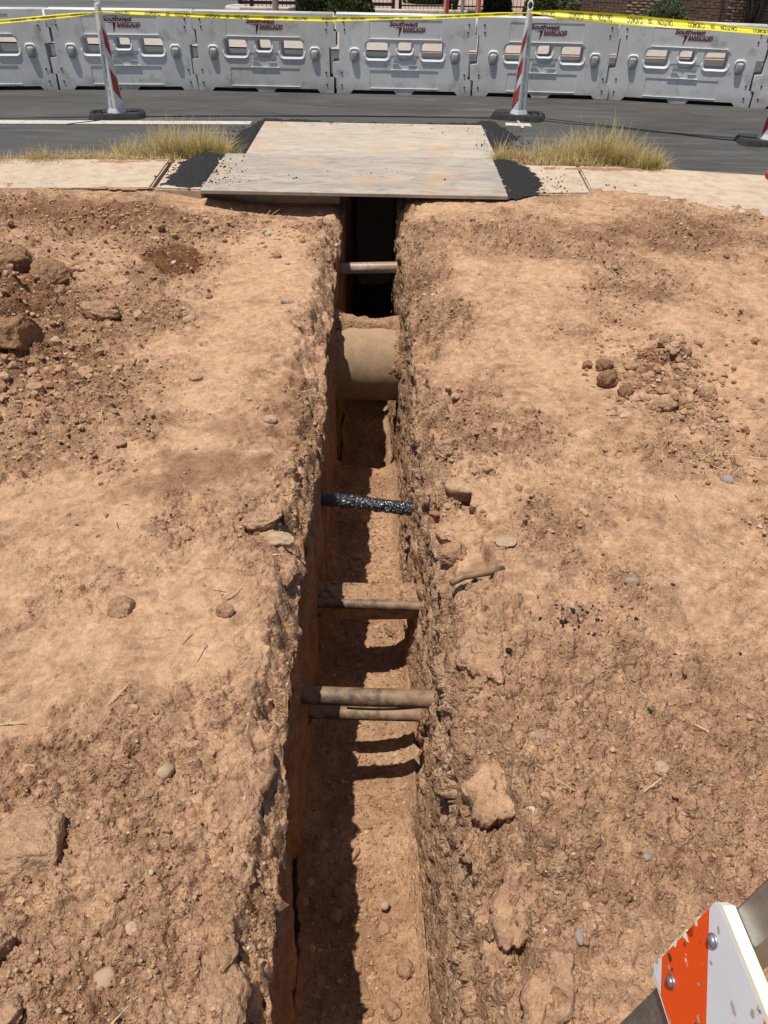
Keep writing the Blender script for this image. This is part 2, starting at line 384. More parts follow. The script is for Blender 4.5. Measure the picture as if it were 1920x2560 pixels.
def bm_box(bm, c, s, bev=0, rot=None, seg=2):
    r = bmesh.ops.create_cube(bm, size=1.0); vs = r['verts']
    bmesh.ops.scale(bm, vec=s, verts=vs)
    if bev:
        es = list({e for v in vs for e in v.link_edges})
        rb = bmesh.ops.bevel(bm, geom=es, offset=bev, segments=seg, affect='EDGES', profile=.5)
        vs = list({v for f in rb['faces'] for v in f.verts} | {v for v in vs if v.is_valid})
        # all verts of this island
        seen = set(vs); st = list(vs)
        while st:
            v = st.pop()
            for e in v.link_edges:
                o = e.other_vert(v)
                if o not in seen: seen.add(o); st.append(o)
        vs = list(seen)
    if rot is not None: bmesh.ops.transform(bm, matrix=rot.to_4x4(), verts=vs)
    bmesh.ops.translate(bm, vec=c, verts=vs); return vs
def box(c, s, bev=0, rot=None, seg=2):
    bm = bmesh.new(); bm_box(bm, c, s, bev, rot, seg); return bm
def cyl(p0, p1, r0, r1=None, seg=16, cap=True):
    bm = bmesh.new(); bm_cyl(bm, p0, p1, r0, r1, seg, cap); return bm
def bm_cyl(bm, p0, p1, r0, r1=None, seg=16, cap=True):
    p0, p1 = Vector(p0), Vector(p1); d = p1 - p0
    mtx = Matrix.Translation((p0 + p1) / 2) @ d.to_track_quat('Z', 'Y').to_matrix().to_4x4()
    return bmesh.ops.create_cone(bm, cap_ends=cap, segments=seg, radius1=r0, radius2=r0 if r1 is None else r1, depth=d.length, matrix=mtx)['verts']
def tube(pts, rads, seg=12, noise=0, seed=0, cap=True, fr=30):
    """swept tube through points; returns mesh"""
    P = np.array([tuple(p) for p in pts], float); n = len(P)
    T = np.gradient(P, axis=0); T /= np.linalg.norm(T, axis=1)[:, None]
    ref = np.array([0, 0, 1.0]) if abs(T[0][2]) < .9 else np.array([0, 1.0, 0])
    A = np.cross(T, ref); A /= np.linalg.norm(A, axis=1)[:, None]; B = np.cross(T, A)
    rads = np.broadcast_to(np.asarray(rads, float), (n,))
    th = np.arange(seg) * 2 * math.pi / seg
    V = P[:, None, :] + rads[:, None, None] * (A[:, None, :] * np.cos(th)[None, :, None] + B[:, None, :] * np.sin(th)[None, :, None])
    if noise:
        f = 1 + noise * fbm(V[..., 0] * fr, V[..., 1] * fr, V[..., 2] * fr, 3, .5, seed)
        V = P[:, None, :] + (V - P[:, None, :]) * f[..., None]
    i, j = np.meshgrid(np.arange(n - 1), np.arange(seg), indexing='ij'); j2 = (j + 1) % seg
    q = np.stack([i * seg + j, i * seg + j2, (i + 1) * seg + j2, (i + 1) * seg + j], -1).reshape(-1, 4)
    V = V.reshape(-1, 3); t = []
    if cap:
        V = np.vstack([V, P[0], P[-1]]); a, b = len(V) - 2, len(V) - 1
        for k in range(seg):
            t.append((a, (k + 1) % seg, k)); t.append((b, (n - 1) * seg + k, (n - 1) * seg + (k + 1) % seg))
    return np_mesh('tube', V, q, np.array(t) if t else None)
def join_np(parts):
    """parts: list of (verts, quads, tris) numpy"""
    V, Q, T, n = [], [], [], 0
    for v, q, t in parts:
        V.append(v)
        if q is not None and len(q): Q.append(np.asarray(q) + n)
        if t is not None and len(t): T.append(np.asarray(t) + n)
        n += len(v)
    return np.vstack(V), (np.vstack(Q) if Q else None), (np.vstack(T) if T else None)
def grid_faces(nr, nc):
    i, j = np.meshgrid(np.arange(nr - 1), np.arange(nc - 1), indexing='ij')
    return np.stack([i * nc + j, i * nc + j + 1, (i + 1) * nc + j + 1, (i + 1) * nc + j], -1).reshape(-1, 4)
def set_attr(me, name, vals, color=False):
    if color:
        a = me.attributes.new(name, 'FLOAT_COLOR', 'POINT'); a.data.foreach_set('color', np.asarray(vals, np.float32).ravel())
    else:
        a = me.attributes.new(name, 'FLOAT', 'POINT'); a.data.foreach_set('value', np.asarray(vals, np.float32).ravel())
def ico(sub):
    bm = bmesh.new(); bmesh.ops.create_icosphere(bm, subdivisions=sub, radius=1); bm.verts.ensure_lookup_table()
    v = np.array([tuple(x.co) for x in bm.verts]); t = np.array([[x.index for x in f.verts] for f in bm.faces]); bm.free(); return v, t
ICO = {k: ico(k) for k in (1, 2, 3, 4, 5)}
def rock_mesh(dims, seed, sub=4, angular=.35, rough=.10, flat=0.0):
    v, t = ICO[sub]; v = v.copy(); rs = np.random.RandomState(seed)
    for _ in range(9):                                        # chop with random planes: facets
        n = rs.normal(size=3); n /= np.linalg.norm(n); d = 1 - angular * (.35 + .65 * rs.rand())
        k = v @ n; v -= np.maximum(0, k - d)[:, None] * n * .9
    s = seed % 97
    v *= (1 + rough * fbm(v[:, 0] * 1.6, v[:, 1] * 1.6, v[:, 2] * 1.6, 6, .62, s))[:, None]
    if flat: v[:, 2] = np.where(v[:, 2] > 0, v[:, 2] * (1 - flat * .5), v[:, 2])
    return np_mesh('rock', v * np.array(dims), None, t)

# ------------------------------------------------------------------ the dirt with its trench (one sheet)
def xl(y): return -0.213 - 0.028 * np.minimum(y, 6) * 1.0 + 0.028 * perlin(y * 1.6, 0 * y + 3.3) + .020 * perlin(y * 5, 0 * y + 9.1) + .013 * fbm(y * 15, 0 * y + 4.4, 0., 3, .6, 2) - .02 * sstep(2.0, 1.2, y) * sstep(.9, 1.3, y)
def xfr(y): return .200 - .0305 * np.minimum(y, 5.6) + 0.014 * perlin(y * 1.7, 0 * y + 13.3)
def xr(y): return xfr(y) + .055 + .018 * perlin(y * 5.3, 0 * y + 19.1) + .014 * fbm(y * 15, 0 * y + 24.4, 0., 3, .6, 2)
def zfloor(y):
    return (-.90 - .10 * sstep(1.75, 2.2, y) + .05 * np.exp(-((y - 2.0) / .12) ** 2) - .16 * sstep(2.7, 3.7, y) - .05 * sstep(3.6, 4.3, y) - .62 * sstep(4.38, 4.47, y))
RIM_CAV = [(.20, 2.12, .10, .10), (.22, 1.02, .06, .22), (.26, .66, .03, .22)]
def rough_mask(x, y):
    dl = xl(y) - x; dr = x - xr(y); d = np.maximum(dl, dr)
    m = .50 + .80 * fbm(x * 1.5, y * 1.5, 5.0, 5, .66, 3)
    m = m + .45 * np.exp(-np.maximum(d, 0) / .14)
    m = m + .5 * blob(x, y, -1.95, 4.0, .6, .75) + .45 * blob(x, y, -1.6, 3.15, .5, .45) + .18 * blob(x, y, -.6, 1.1, .5, .5) + .08 * sstep(2.2, .5, y)
    m = m + .55 * blob(x, y, 1.28, 3.2, .28, .34) + .35 * blob(x, y, 1.5, 5.3, .9, .5) + .5 * blob(x, y, -1.9, 5.5, 1.0, .45)
    m = m - .6 * blob(x, y, .85, 3.55, .5, .55) - .4 * blob(x, y, .42, 2.4, .18, .16) - .5 * blob(x, y, -.7, 4.7, .5, .55) - .35 * blob(x, y, -.75, 2.3, .3, .4) - .4 * blob(x, y, 1.75, 3.4, .4, .7)
    return np.clip(m, .05, 1.15)
def G(x, y, detail=True):
    """height of the dirt at (x, y), outside the trench"""
    dl = xl(y) - x; dr = x - xr(y); left = dl > dr; d = np.maximum(np.maximum(dl, dr), 0)
    z = .125 + .022 * fbm(x * .8, y * .8, 1.0, 3, .5, 1)
    z = z + .15 * blob(x, y, -2.35, 4.0, .55, .9) + .10 * blob(x, y, -2.2, 3.0, .5, .5)
    z = z + .085 * blob(x, y, 1.36, 3.36, .16, .30, -.55) + .03 * blob(x, y, 1.55, 3.75, .12, .5, -.5)
    # dirt lies lower in front of the cut under the plate, and just under the sidewalk edge elsewhere
    z = z - .13 * sstep(5.5, 6.0, y) * blob(x, y, -.75, 6.0, .75, .6)+ .022 * sstep(5.2, 6.0, y) * sstep(1.35, 2.0, np.abs(x + .1)) + .03 * sstep(5.6, 6.1, y) * sstep(2.0, 2.6, x) * sstep(6.6, 6.1, y + (x - 1.8) * .45)
    z = z + .02 * blob(x, y, .75, 5.9, .5, .3)
    # tyre lugs on the right
    lug = np.sin((y * .93 + x * .38 + .05 * perlin(x * 3, y * 3, 2.)) * 2 * math.pi / .105)
    z = z + .019 * lug * blob(x, y, 1.82, 3.45, .38, .75)
    lug2 = np.sin((y * .6 - x * .8 + .04 * perlin(x * 3, y * 3, 4.)) * 2 * math.pi / .13)
    z = z + .005 * lug2 * blob(x, y, -.75, 4.5, .5, .4) + .004 * lug2 * blob(x, y, .8, 3.6, .5, .5)
    # broken shoulders of the trench
    wv = np.where(left, .085 + .055 * perlin(y * 1.3, 0 * y + 31.) + .09 * sstep(2.4, 3.3, y) * sstep(5.2, 4.2, y), .10 + .05 * perlin(y * 1.2, 0 * y + 41.) + .09 * sstep(2.6, 3.4, y) * sstep(5.4, 4.4, y))
    av = np.where(left, .050 + .035 * perlin(y * 2.1, 0 * y + 51.) + .05 * sstep(2.6, 3.4, y) * sstep(5.2, 4.4, y), .075 + .04 * perlin(y * 2.3, 0 * y + 61.) + .05 * sstep(2.6, 3.4, y) * sstep(5.4, 4.4, y))
    wv = np.maximum(wv, .03); av = np.maximum(av, .015)
    dn = d + .055 * fbm(x * 9, y * 9, 7., 4, .6, 5)
    z = z - av * (1 - sstep(.15, 1.0, dn / wv)) - .035 * np.exp(-d / .03)
    # slabs that broke off and sagged on the right
    br = sstep(.0, .02, .135 + .03 * fbm(x * 6, y * 6, 3., 4, .6, 8) - d) * np.where(left, 0, 1) * sstep(1.35, 1.2, y)
    z = z - .045 * br
    br2 = sstep(.0, .012, .20 + .05 * fbm(x * 5, y * 5, 9., 4, .6, 18) - d) * np.where(left, 0, 1) * sstep(1.75, 1.95, y) * sstep(2.45, 2.3, y)
    z = z - .075 * br2
    brl = sstep(.0, .015, .07 + .04 * fbm(x * 7, y * 7, 13., 4, .6, 28) - d) * np.where(left, 1, 0)
    z = z - .03 * brl
    if detail:
        m = rough_mask(x, y) * sstep(6.25, 6.0, y)
        nr = np.exp(-d / .12)
        z = z + (.2 + .8 * m) * (.012 * fbm(x * 8, y * 8, 0., 3, .55, 21) + .0065 * fbm(x * 33, y * 33, 0., 4, .70, 25))
        ca, sa = math.cos(.45), math.sin(.45); su = (x * ca + y * sa); sv = (y * ca - x * sa)
        sw = .25 * fbm(x * 1.5, y * 1.5, 8., 2, .5, 55)
        z = z + (.006 * fbm(su * 2.2, (sv + sw) * 24, 1., 4, .6, 57) + .003 * fbm(su * 6, (sv + sw) * 70, 2., 2, .6, 59)) * sstep(.9, .3, m)
        heap = np.clip(blob(x, y, -2.3, 4.05, .62, .95) + .8 * blob(x, y, -1.85, 3.15, .5, .42) + .55 * blob(x, y, 1.34, 3.30, .22, .32, -.55), 0, 1)
        z = z + heap * (.14 * bumps(x, y, .15, .5, 31) + .075 * bumps(x, y, .075, .6, 32) + .045 * bumps(x, y, .036, .6, 33) + .03 * fbm(x * 7, y * 7, 3., 4, .6, 35))
        nr = np.exp(-d / .16)
        v1, e1 = chunks(x, y, .150, 1); v2, e2 = chunks(x, y, .045, 2); v3, e3 = chunks(x, y, .019, 3)
        z = z + nr * (.085 * v1 + .026 * (sstep(0, .20, e1) - 1)) * sstep(.25, .8, m) + .026 * v2 * (nr * .9 + .75 * sstep(.4, .9, m)) + .011 * v3 * sstep(.2, .8, m)
        z = z - .006 * (1 - sstep(0, .25, e2)) * sstep(.45, .9, m) - .0035 * (1 - sstep(0, .3, e3)) * sstep(.3, .8, m)
        rid = 1 - np.abs(fbm(x * 14, y * 14, 4., 4, .55, 33)) * 1.6
        z = z + .010 * m * nr * rid + .006 * m * rid * .6
        z = z + .055 * bumps(x, y, .050, .28, 1) * sstep(.45, .85, m) + .028 * bumps(x, y, .026, .5, 2) * sstep(.3, .75, m) + .085 * bumps(x, y, .085, .12, 6) * sstep(.5, .9, m) + .013 * bumps(x, y, .013, .6, 3) * sstep(.2, .7, m)
        z = z + .11 * bumps(x, y, .11, .14, 4) * sstep(.75, 1.0, m) * .7
        # dry cracks in the crust slab
        ck = np.abs(fbm(x * 5.5, y * 5.5, 2.2, 3, .5, 44)); z = z - .010 * (1 - sstep(.0, .035, ck)) * blob(x, y, .42, 2.42, .28, .28)
    lim = np.where(x > 1.6, 6.36 - .36 * np.clip(x - 1.7, 0, 2) , 6.20) + .0 * y; z = np.where(y > lim + .10, np.minimum(z, 0.0) - .04 * sstep(6.9, 7.2, y), z)
    return z
def soil_attr(x, y, z, wall=None):
    m = rough_mask(x, y)
    ca, sa = math.cos(.45), math.sin(.45); su = (x * ca + y * sa); sv = (y * ca - x * sa) + .25 * fbm(x * 1.5, y * 1.5, 8., 2, .5, 55)
    brk = sstep(-.1, .35, fbm(x * 2.1, y * 2.1, 4., 3, .6, 77))
    pale = .98 - .64 * m + .10 * sstep(2.2, .8, y) + .42 * brk * fbm(su * 5, sv * 42, 1., 4, .68, 57) * sstep(1.0, .4, m) + .34 * fbm(x * 2.6, y * 2.6, 1., 6, .68, 71) + .40 * fbm(x * 22, y * 22, 1., 4, .68, 73)
    pale = np.clip(pale, 0, 1.15)
    mo = .0 * x
    edge = .35 * fbm(x * 7, y * 7, 2., 3, .6, 75)
    mo = mo + 1.0 * sstep(.42, .62, blob(x, y, -1.37, 4.72, .22, .30, .4) * 1.15 + edge * .30)
    mo = mo + .55 * sstep(.3, .9, blob(x, y, -.72, 2.42, .38, .17, .35) + edge) + .45 * sstep(.3, .9, blob(x, y, -.62, 2.72, .22, .10) + edge)
    mo = mo + .8 * sstep(.25, .75, blob(x, y, 1.30, 3.28, .17, .25, -.5) + edge * .7)
    mo = mo + .65 * sstep(.3, .9, blob(x, y, -2.1, 3.75, .6, .8) + edge) + .55 * sstep(.3, .9, blob(x, y, -1.6, 3.2, .4, .3) + edge)
    mo = mo + .45 * sstep(.3, .9, blob(x, y, 1.9, 5.4, 1.0, .42) + edge) + .6 * sstep(.3, .8, blob(x, y, -2.1, 5.6, 1.0, .45) + edge)
    mo = mo + .35 * sstep(.35, .8, blob(x, y, -.42, 2.95, .12, .5) + edge)
    return pale, np.clip(mo, 0, .95)

def build_dirt():
    ys = [-1.2, -.8, -.4, -.1, .1, .25, .36, .44]
    y = .47
    while y < 6.14: ys.append(y); y += .0028 + .00155 * y
    while y < 9.4: ys.append(y); y += .06
    ys = np.array(ys); nr = len(ys)
    NS, NW, NF = 345, 70, 70
    zc = ys * .785 + 1.07
    Wd = .70 * zc + .25
    u = np.linspace(0, 1, NS) ** 1.12
    ext = np.array([1.06, 1.15, 1.3, 1.6, 2.2, 3.2, 5])
    uu = np.concatenate([u, ext])
    Y = ys[:, None]
    XLr, XRr = xl(ys), xr(ys)
    Xl = XLr[:, None] - (Wd + XLr)[:, None] * uu[None, ::-1]
    Xr = XRr[:, None] + (Wd - XRr)[:, None] * uu[None, :]
    YY = np.broadcast_to(Y, Xl.shape)
    Zl, Zr = G(Xl, YY), G(Xr, YY)
    # ragged lip
    def lip(X, Yv, d, seed): return X
    # walls
    t = np.linspace(0, 1, NW + 2)[1:-1]
    zf = zfloor(ys)
    def wall(xrim, zrim, sgn, seed):
        Z = zrim[:, None] * (1 - t) + (zf[:, None] - .02) * t
        Yw = np.broadcast_to(Y, Z.shape)
        fade = sstep(0, .04, t)[None, :]
        n = .010 * fbm(Yw * 3, Z * 3, 1.0 * seed, 3, .5, seed) + (.0075 if sgn < 0 else .005) * fbm(Yw * 26, Z * 4, 0., 4, .62, seed + 2)
        n = n + .006 * fbm(Yw * 30, Z * 22, 0., 3, .6, seed + 9) * (1.0 if sgn > 0 else .35)
        up = 1 - sstep(.06, .26, -(Z - .13)) if sgn < 0 else 1 - .62 * sstep(.10, .45, -(Z - .13))
        c1, _ = chunks(Yw, Z, .085, seed % 50); c2, _ = chunks(Yw, Z, .034, seed % 50 + 3)
        n = n + up * (.050 * c1 + .020 * c2 + .010 * fbm(Yw * 30, Z * 30, 0., 3, .6, seed + 6))
        pit = (bumps(Yw, Z * .6, .022, .35, seed) * .014 + bumps(Yw, Z * .7, .055, .25, seed + 5) * .045) * (1.0 if sgn > 0 else .25)
        # set back planes left by the bucket
        plane = -.022 * sstep(.0, .03, fbm(Yw * .9, 0 * Yw + 2, 0., 2, .5, seed + 30)) * sstep(.15, .25, -(Z - .13))
        lean = .010 * t[None, :]
        X = xrim[:, None] - ((xrim - xfr(ys))[:, None] if sgn > 0 else .012) * t[None, :] ** .6 + sgn * (fade * (n - pit * .0 + plane * 1.0) * -1.0 + fade * pit) + (-sgn) * 0 + sgn * (-.0) * lean
        return X, Yw, Z, n
    Xwl, Ywl, Zwl, nl = wall(XLr, Zl[:, -1], -1, 101)
    Xwr, Ywr, Zwr, nrr = wall(XRr, Zr[:, 0], 1, 131)
    # floor
    s = np.linspace(0, 1, NF)
    XFr = xfr(ys); Xf = (XLr - .012)[:, None] * (1 - s) + XFr[:, None] * s
    e = .5 - np.abs(s - .5)
    Xf = Xf + .0 * Xf
    YF = np.broadcast_to(Y, Xf.shape)
    Zf = zf[:, None] + .045 * fbm(Xf * 1.5, YF * 2.3, 0., 2, .5, 67) + .05 * (np.abs(2 * s - 1) ** 3)[None, :] + .018 * fbm(Xf * 5, YF * 5, 0., 3, .55, 61) + .006 * fbm(Xf * 26, YF * 26, 0., 4, .6, 63) + .04 * bumps(Xf, YF, .06, .12, 7) + .022 * bumps(Xf, YF, .028, .28, 8) + .03 * (np.exp(-e / .05))[None, :]
    Xa = np.concatenate([Xl, Xwl, Xf, Xwr[:, ::-1], Xr], 1)
    Za = np.concatenate([Zl, Zwl, Zf, Zwr[:, ::-1], Zr], 1)
    Ya = np.broadcast_to(Y, Xa.shape)
    nc = Xa.shape[1]
    V = np.stack([Xa, Ya, Za], -1).reshape(-1, 3)
    me = np_mesh('dirt_ground', V, grid_faces(nr, nc))
    pale, mo = soil_attr(Xa, Ya, Za)
    a, b = Xl.shape[1], Xl.shape[1] + 2 * NW + NF
    Zc = Za[:, a:b]; Yc = Ya[:, a:b]; Xc = Xa[:, a:b]
    pale[:, a:b] = np.clip(np.linspace(.25, .95, Zc.shape[1])[None, :] + .5 * fbm(Yc * 4, Zc * 4, Xc * 3, 4, .6, 83), 0, 1)  # lighter from left wall to right: sun on the right wall painted in
    mo[:, a:b] = np.clip(.05 + np.linspace(.25, .0, Zc.shape[1])[None, :] * sstep(.2, .9, -Zc) + .22 * fbm(Yc * 3, Zc * 5, Xc * 2, 4, .6, 85), 0, .8)  # moist with depth, faded out rightward to keep the sunlit wall bright
    rm = np.clip(rough_mask(Xa, Ya), 0, 1); rm[:, a:b] = .75
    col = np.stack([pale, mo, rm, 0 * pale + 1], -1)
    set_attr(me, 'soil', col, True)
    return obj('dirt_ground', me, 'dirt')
dirt = tag(build_dirt(), 'reddish brown dirt with the long narrow open trench', None, None, 'structure')

# soil left standing round the pipes (parts of the dirt)
def soil_saddle(name, y0, z0, r, a0, a1, x0, x1, flare, thick, seed, nu=60, nv=60, rz=1.0, mo=.15, one=0):
    a = np.radians(np.linspace(a0, a1, nv)); s = np.linspace(-1, 1, nu)
    Aa, Ss = np.meshgrid(a, s, indexing='ij')
    X = x0 + (x1 - x0) * (Ss + 1) / 2
    rr = r + thick + flare * (np.abs(Ss) if one == 0 else np.clip(.5 + .5 * one * Ss, 0, 1)) ** 2.2 + .016 * fbm(X * 12, Aa * 3, 0., 4, .6, seed) + .006 * fbm(X * 50, Aa * 14, 0., 3, .6, seed + 3)
    edge = np.minimum(Aa - a[0], a[-1] - Aa); rr = rr - (thick + .03) * (1 - sstep(0, .22, edge + .05 * fbm(X * 20, Aa * 4, 1., 3, .6, seed + 5)))
    V = np.stack([X, y0 + rr * np.cos(Aa), z0 + rr * np.sin(Aa) * rz], -1).reshape(-1, 3)
    me = np_mesh(name, V, grid_faces(nv, nu)[:, ::-1])
    set_attr(me, 'soil', np.tile(np.array([.55, mo, .8, 1]), (len(V), 1)), True)
    return obj(name, me, 'dirt', dirt)

# ------------------------------------------------------------------ road, sidewalk, far ground
def sheet(name, pts, z, mat, parent=None, kind='structure'):
    bm = bmesh.new(); bm.faces.new([bm.verts.new((x, y, z)) for x, y in pts]); bmesh.ops.triangulate(bm, faces=bm.faces[:])
    o = obj(name, bm, mat, parent)
    if kind and not parent: o['kind'] = kind
    return o
base = sheet('ground', [(-150, -60), (150, -60), (150, 220), (-150, 220)], -3.0, 'gravel_bed')
road = obj('road', None or bpy.data.meshes.new('road'), 'asphalt'); road['kind'] = 'structure'
bm = bmesh.new()
def rquad(x0, y0, x1, y1, z=0.0, f0=None, f1=None):
    v = [bm.verts.new(p) for p in ((x0, y0, z), (x1, y0, z), (x1, y1, z), (x0, y1, z))]; bm.faces.new(v)
rquad(-40, 6.85, -.42, 15.9); rquad(.14, 6.85, 40, 15.9); rquad(-.42, 8.9, .14, 15.9)
# broken asphalt walls of the cut
for a, b in (((-.42, 6.85), (-.42, 8.9)), ((-.42, 8.9), (.14, 8.9)), ((.14, 8.9), (.14, 6.85))):
    bm.faces.new([bm.verts.new((a[0], a[1], 0)), bm.verts.new((b[0], b[1], 0)), bm.verts.new((b[0], b[1], -.5)), bm.verts.new((a[0], a[1], -.5))])
bm.to_mesh(road.data); bm.free()
sheet('edge_line', [(-30, 7.6), (-4.36, 9.09), (-1.60, 9.325), (-1.60, 9.49), (-4.44, 9.27), (-30, 7.8)], .004, 'paint', road)
sheet('survey_mark', [(1.30, 9.55), (1.60, 9.52), (1.60, 9.68), (1.32, 9.70)], .004, 'paint', road)
sheet('survey_mark', [(1.47, 9.42), (1.50, 9.41), (1.485, 9.82), (1.46, 9.83)], .008, 'paint', road)
def ribbon(pts, w, z):
    P = [Vector((x, y, z)) for x, y in pts]; V = []
    for i, p in enumerate(P):
        d = (P[min(i + 1, len(P) - 1)] - P[max(i - 1, 0)]).normalized(); nrm = Vector((-d.y, d.x, 0)) * w / 2
        V += [tuple(p + nrm), tuple(p - nrm)]
    q = [(2 * i, 2 * i + 1, 2 * i + 3, 2 * i + 2) for i in range(len(P) - 1)]
    return np_mesh('ribbon', np.array(V), np.array(q))
obj('tar_seam', ribbon([(-3.6, 9.13), (-2.95, 9.62), (-1.6, 9.78), (-.59, 9.914), (.84, 9.926), (1.8, 9.84), (2.9, 9.40), (3.77, 9.16), (6, 8.4), (12, 6.9)], .028, .007), 'tar', road)
# dirt and gravel washed along the gutter on the left
far_side = sheet('far_sidewalk', [(-40, 15.9), (40, 15.0), (40, 15.2), (8, 17.2), (3, 18.6), (-4, 19.4), (-40, 19.0)], .02, 'far_walk')
sheet('far_gutter', [(0.2, 15.35), (40, 14.2), (40, 15.35), (0.2, 15.95)], .006, 'gravel_bed')
sheet('driveway', [(-60, 18.9), (-4.05, 19.35), (-4.05, 70), (-60, 70)], .012, 'asphalt_far')
sheet('planting_bed', [(-4.05, 19.35), (3, 18.5), (8, 17.1), (45, 12), (45, 70), (-4.05, 70)], .010, 'gravel_bed')

sidewalk = empty('sidewalk'); sidewalk['kind'] = 'structure'
def slab(pts, z0=.0, z1=.15, seed=0):
    bm = bmesh.new(); lo = [bm.verts.new((x, y, z0 - .08)) for x, y in pts]; hi = [bm.verts.new((x, y, z1)) for x, y in pts]
    top = bm.faces.new(hi); n = len(pts)
    for i in range(n): bm.faces.new((lo[i], lo[(i + 1) % n], hi[(i + 1) % n], hi[i]))
    bmesh.ops.bevel(bm, geom=list(top.edges), offset=.012, segments=2, affect='EDGES')
    bmesh.ops.recalc_face_normals(bm, faces=bm.faces[:])
    return obj('slab', bm, 'sidewalk', sidewalk)
slab([(-1.90, 6.22), (-1.95, 7.12), (-3.6, 6.98), (-3.6, 6.06)])
slab([(-3.62, 6.06), (-3.62, 6.97), (-5.6, 6.55), (-5.6, 5.7)])
slab([(-1.865, 6.215), (-1.50, 6.20), (-1.47, 6.40), (-.42, 6.42), (-.42, 7.12), (-1.915, 7.12)])
slab([(.14, 6.42), (.86, 6.40), (.95, 6.27), (1.60, 6.33), (1.645, 7.17), (.14, 7.15)])
slab([(1.615, 6.33), (2.1, 6.17), (2.85, 5.78), (3.28, 6.985), (2.45, 7.12), (1.66, 7.175)])
slab([(2.865, 5.775), (4.9, 4.6), (5.6, 6.1), (3.295, 6.98)])

# ------------------------------------------------------------------ steel road plates
def plate(name, x0, x1, y0, y1, z, mat, label, th=.028):
    bm = box(((x0 + x1) / 2 * 0, 0, th / 2), (x1 - x0, y1 - y0, th), .004)
    o = obj(name, bm, mat, None, ((x0 + x1) / 2, (y0 + y1) / 2, z)); tag(o, label, 'steel plate', 'steel road plates'); return o
p1 = plate('steel_plate', -1.475, .905, 6.075, 7.23, .153, 'plate_near', 'grey weathered steel road plate nearer the trench, over the sidewalk')
p2 = plate('steel_plate', -1.42, 1.02, 7.3, 9.36, .006, 'plate_far', 'paler steel road plate farther off, flat on the asphalt')
p2.rotation_euler = (R(0), 0, R(.6)); p1.rotation_euler = (0, 0, R(.2))

# ------------------------------------------------------------------ cold-mix asphalt ramps round the plates
def in_poly(x, y, poly):
    """signed distance (positive inside)"""
    d = np.full(x.shape, 1e9); ins = np.zeros(x.shape, bool); n = len(poly)
    for i in range(n):
        x0, y0 = poly[i]; x1, y1 = poly[(i + 1) % n]
        t = np.clip(((x - x0) * (x1 - x0) + (y - y0) * (y1 - y0)) / ((x1 - x0) ** 2 + (y1 - y0) ** 2), 0, 1)
        d = np.minimum(d, np.hypot(x - x0 - t * (x1 - x0), y - y0 - t * (y1 - y0)))
        c = ((y0 > y) != (y1 > y)) & (x < (x1 - x0) * (y - y0) / (y1 - y0 + 1e-12) + x0); ins ^= c
    return np.where(ins, d, -d)
def patch(poly, z, h, label, seed, step=.012, wob=.05):
    px = [p[0] for p in poly]; py = [p[1] for p in poly]
    gx = np.arange(min(px) - .1, max(px) + .1, step); gy = np.arange(min(py) - .1, max(py) + .1, step)
    X, Y = np.meshgrid(gx, gy)
    d = in_poly(X, Y, poly) + wob * fbm(X * 7, Y * 7, 0., 4, .6, seed)
    Z = z + h * sstep(0, .10, d) + .004 * fbm(X * 18, Y * 18, 0., 3, .6, seed + 2) * sstep(0, .05, d) + .020 * bumps(X, Y, .034, .8, seed % 7 + 11) * sstep(-.01, .03, d) + .016 * bumps(X, Y, .016, .7, seed % 7 + 13) * sstep(-.01, .03, d) - .006
    keep = d > -.012
    f = grid_faces(len(gy), len(gx)); f = f[keep.ravel()[f].all(1)]
    used = np.unique(f); idx = -np.ones(X.size, int); idx[used] = np.arange(len(used))
    V = np.stack([X, Y, Z], -1).reshape(-1, 3)[used]
    o = obj('asphalt_patch', np_mesh('asphalt_patch', V, idx[f]), 'cold_mix'); tag(o, label, 'asphalt patch', 'black cold-mix ramps around the plates'); return o
patch([(-1.84, 6.26), (-1.45, 6.22), (-1.46, 7.26), (-1.70, 7.36), (-1.84, 7.0)], .152, .014, 'black loose asphalt ramp on the sidewalk left of the near steel plate', 3)
patch([(.88, 7.36), (.885, 6.10), (1.12, 6.20), (1.30, 6.48), (1.25, 6.96), (1.10, 7.34)], .152, .014, 'black loose asphalt ramp on the sidewalk right of the near steel plate', 9)
patch([(-1.66, 8.05), (-1.68, 8.95), (-1.52, 9.54), (-1.40, 9.45), (-1.38, 7.6), (-1.56, 7.6)], .002, .022, 'black loose asphalt ramp left of the far steel plate', 15)
patch([(.99, 7.7), (1.01, 9.42), (.96, 9.76), (1.20, 9.72), (1.37, 9.10), (1.32, 8.35), (1.22, 7.8)], .002, .022, 'black loose asphalt ramp right of the far steel plate', 21)
patch([(-1.52, 9.37), (1.05, 9.39), (1.02, 9.62), (.2, 9.47), (-1.1, 9.56), (-1.5, 9.60)], .002, .035, 'thin black asphalt strip along the back edge of the far plate', 27, .014, .04)
patch([(-1.78, 6.20), (-1.74, 6.03), (-1.50, 5.98), (-1.46, 6.18)], .015, .05, 'small black asphalt heap spilled below the sidewalk edge', 33)

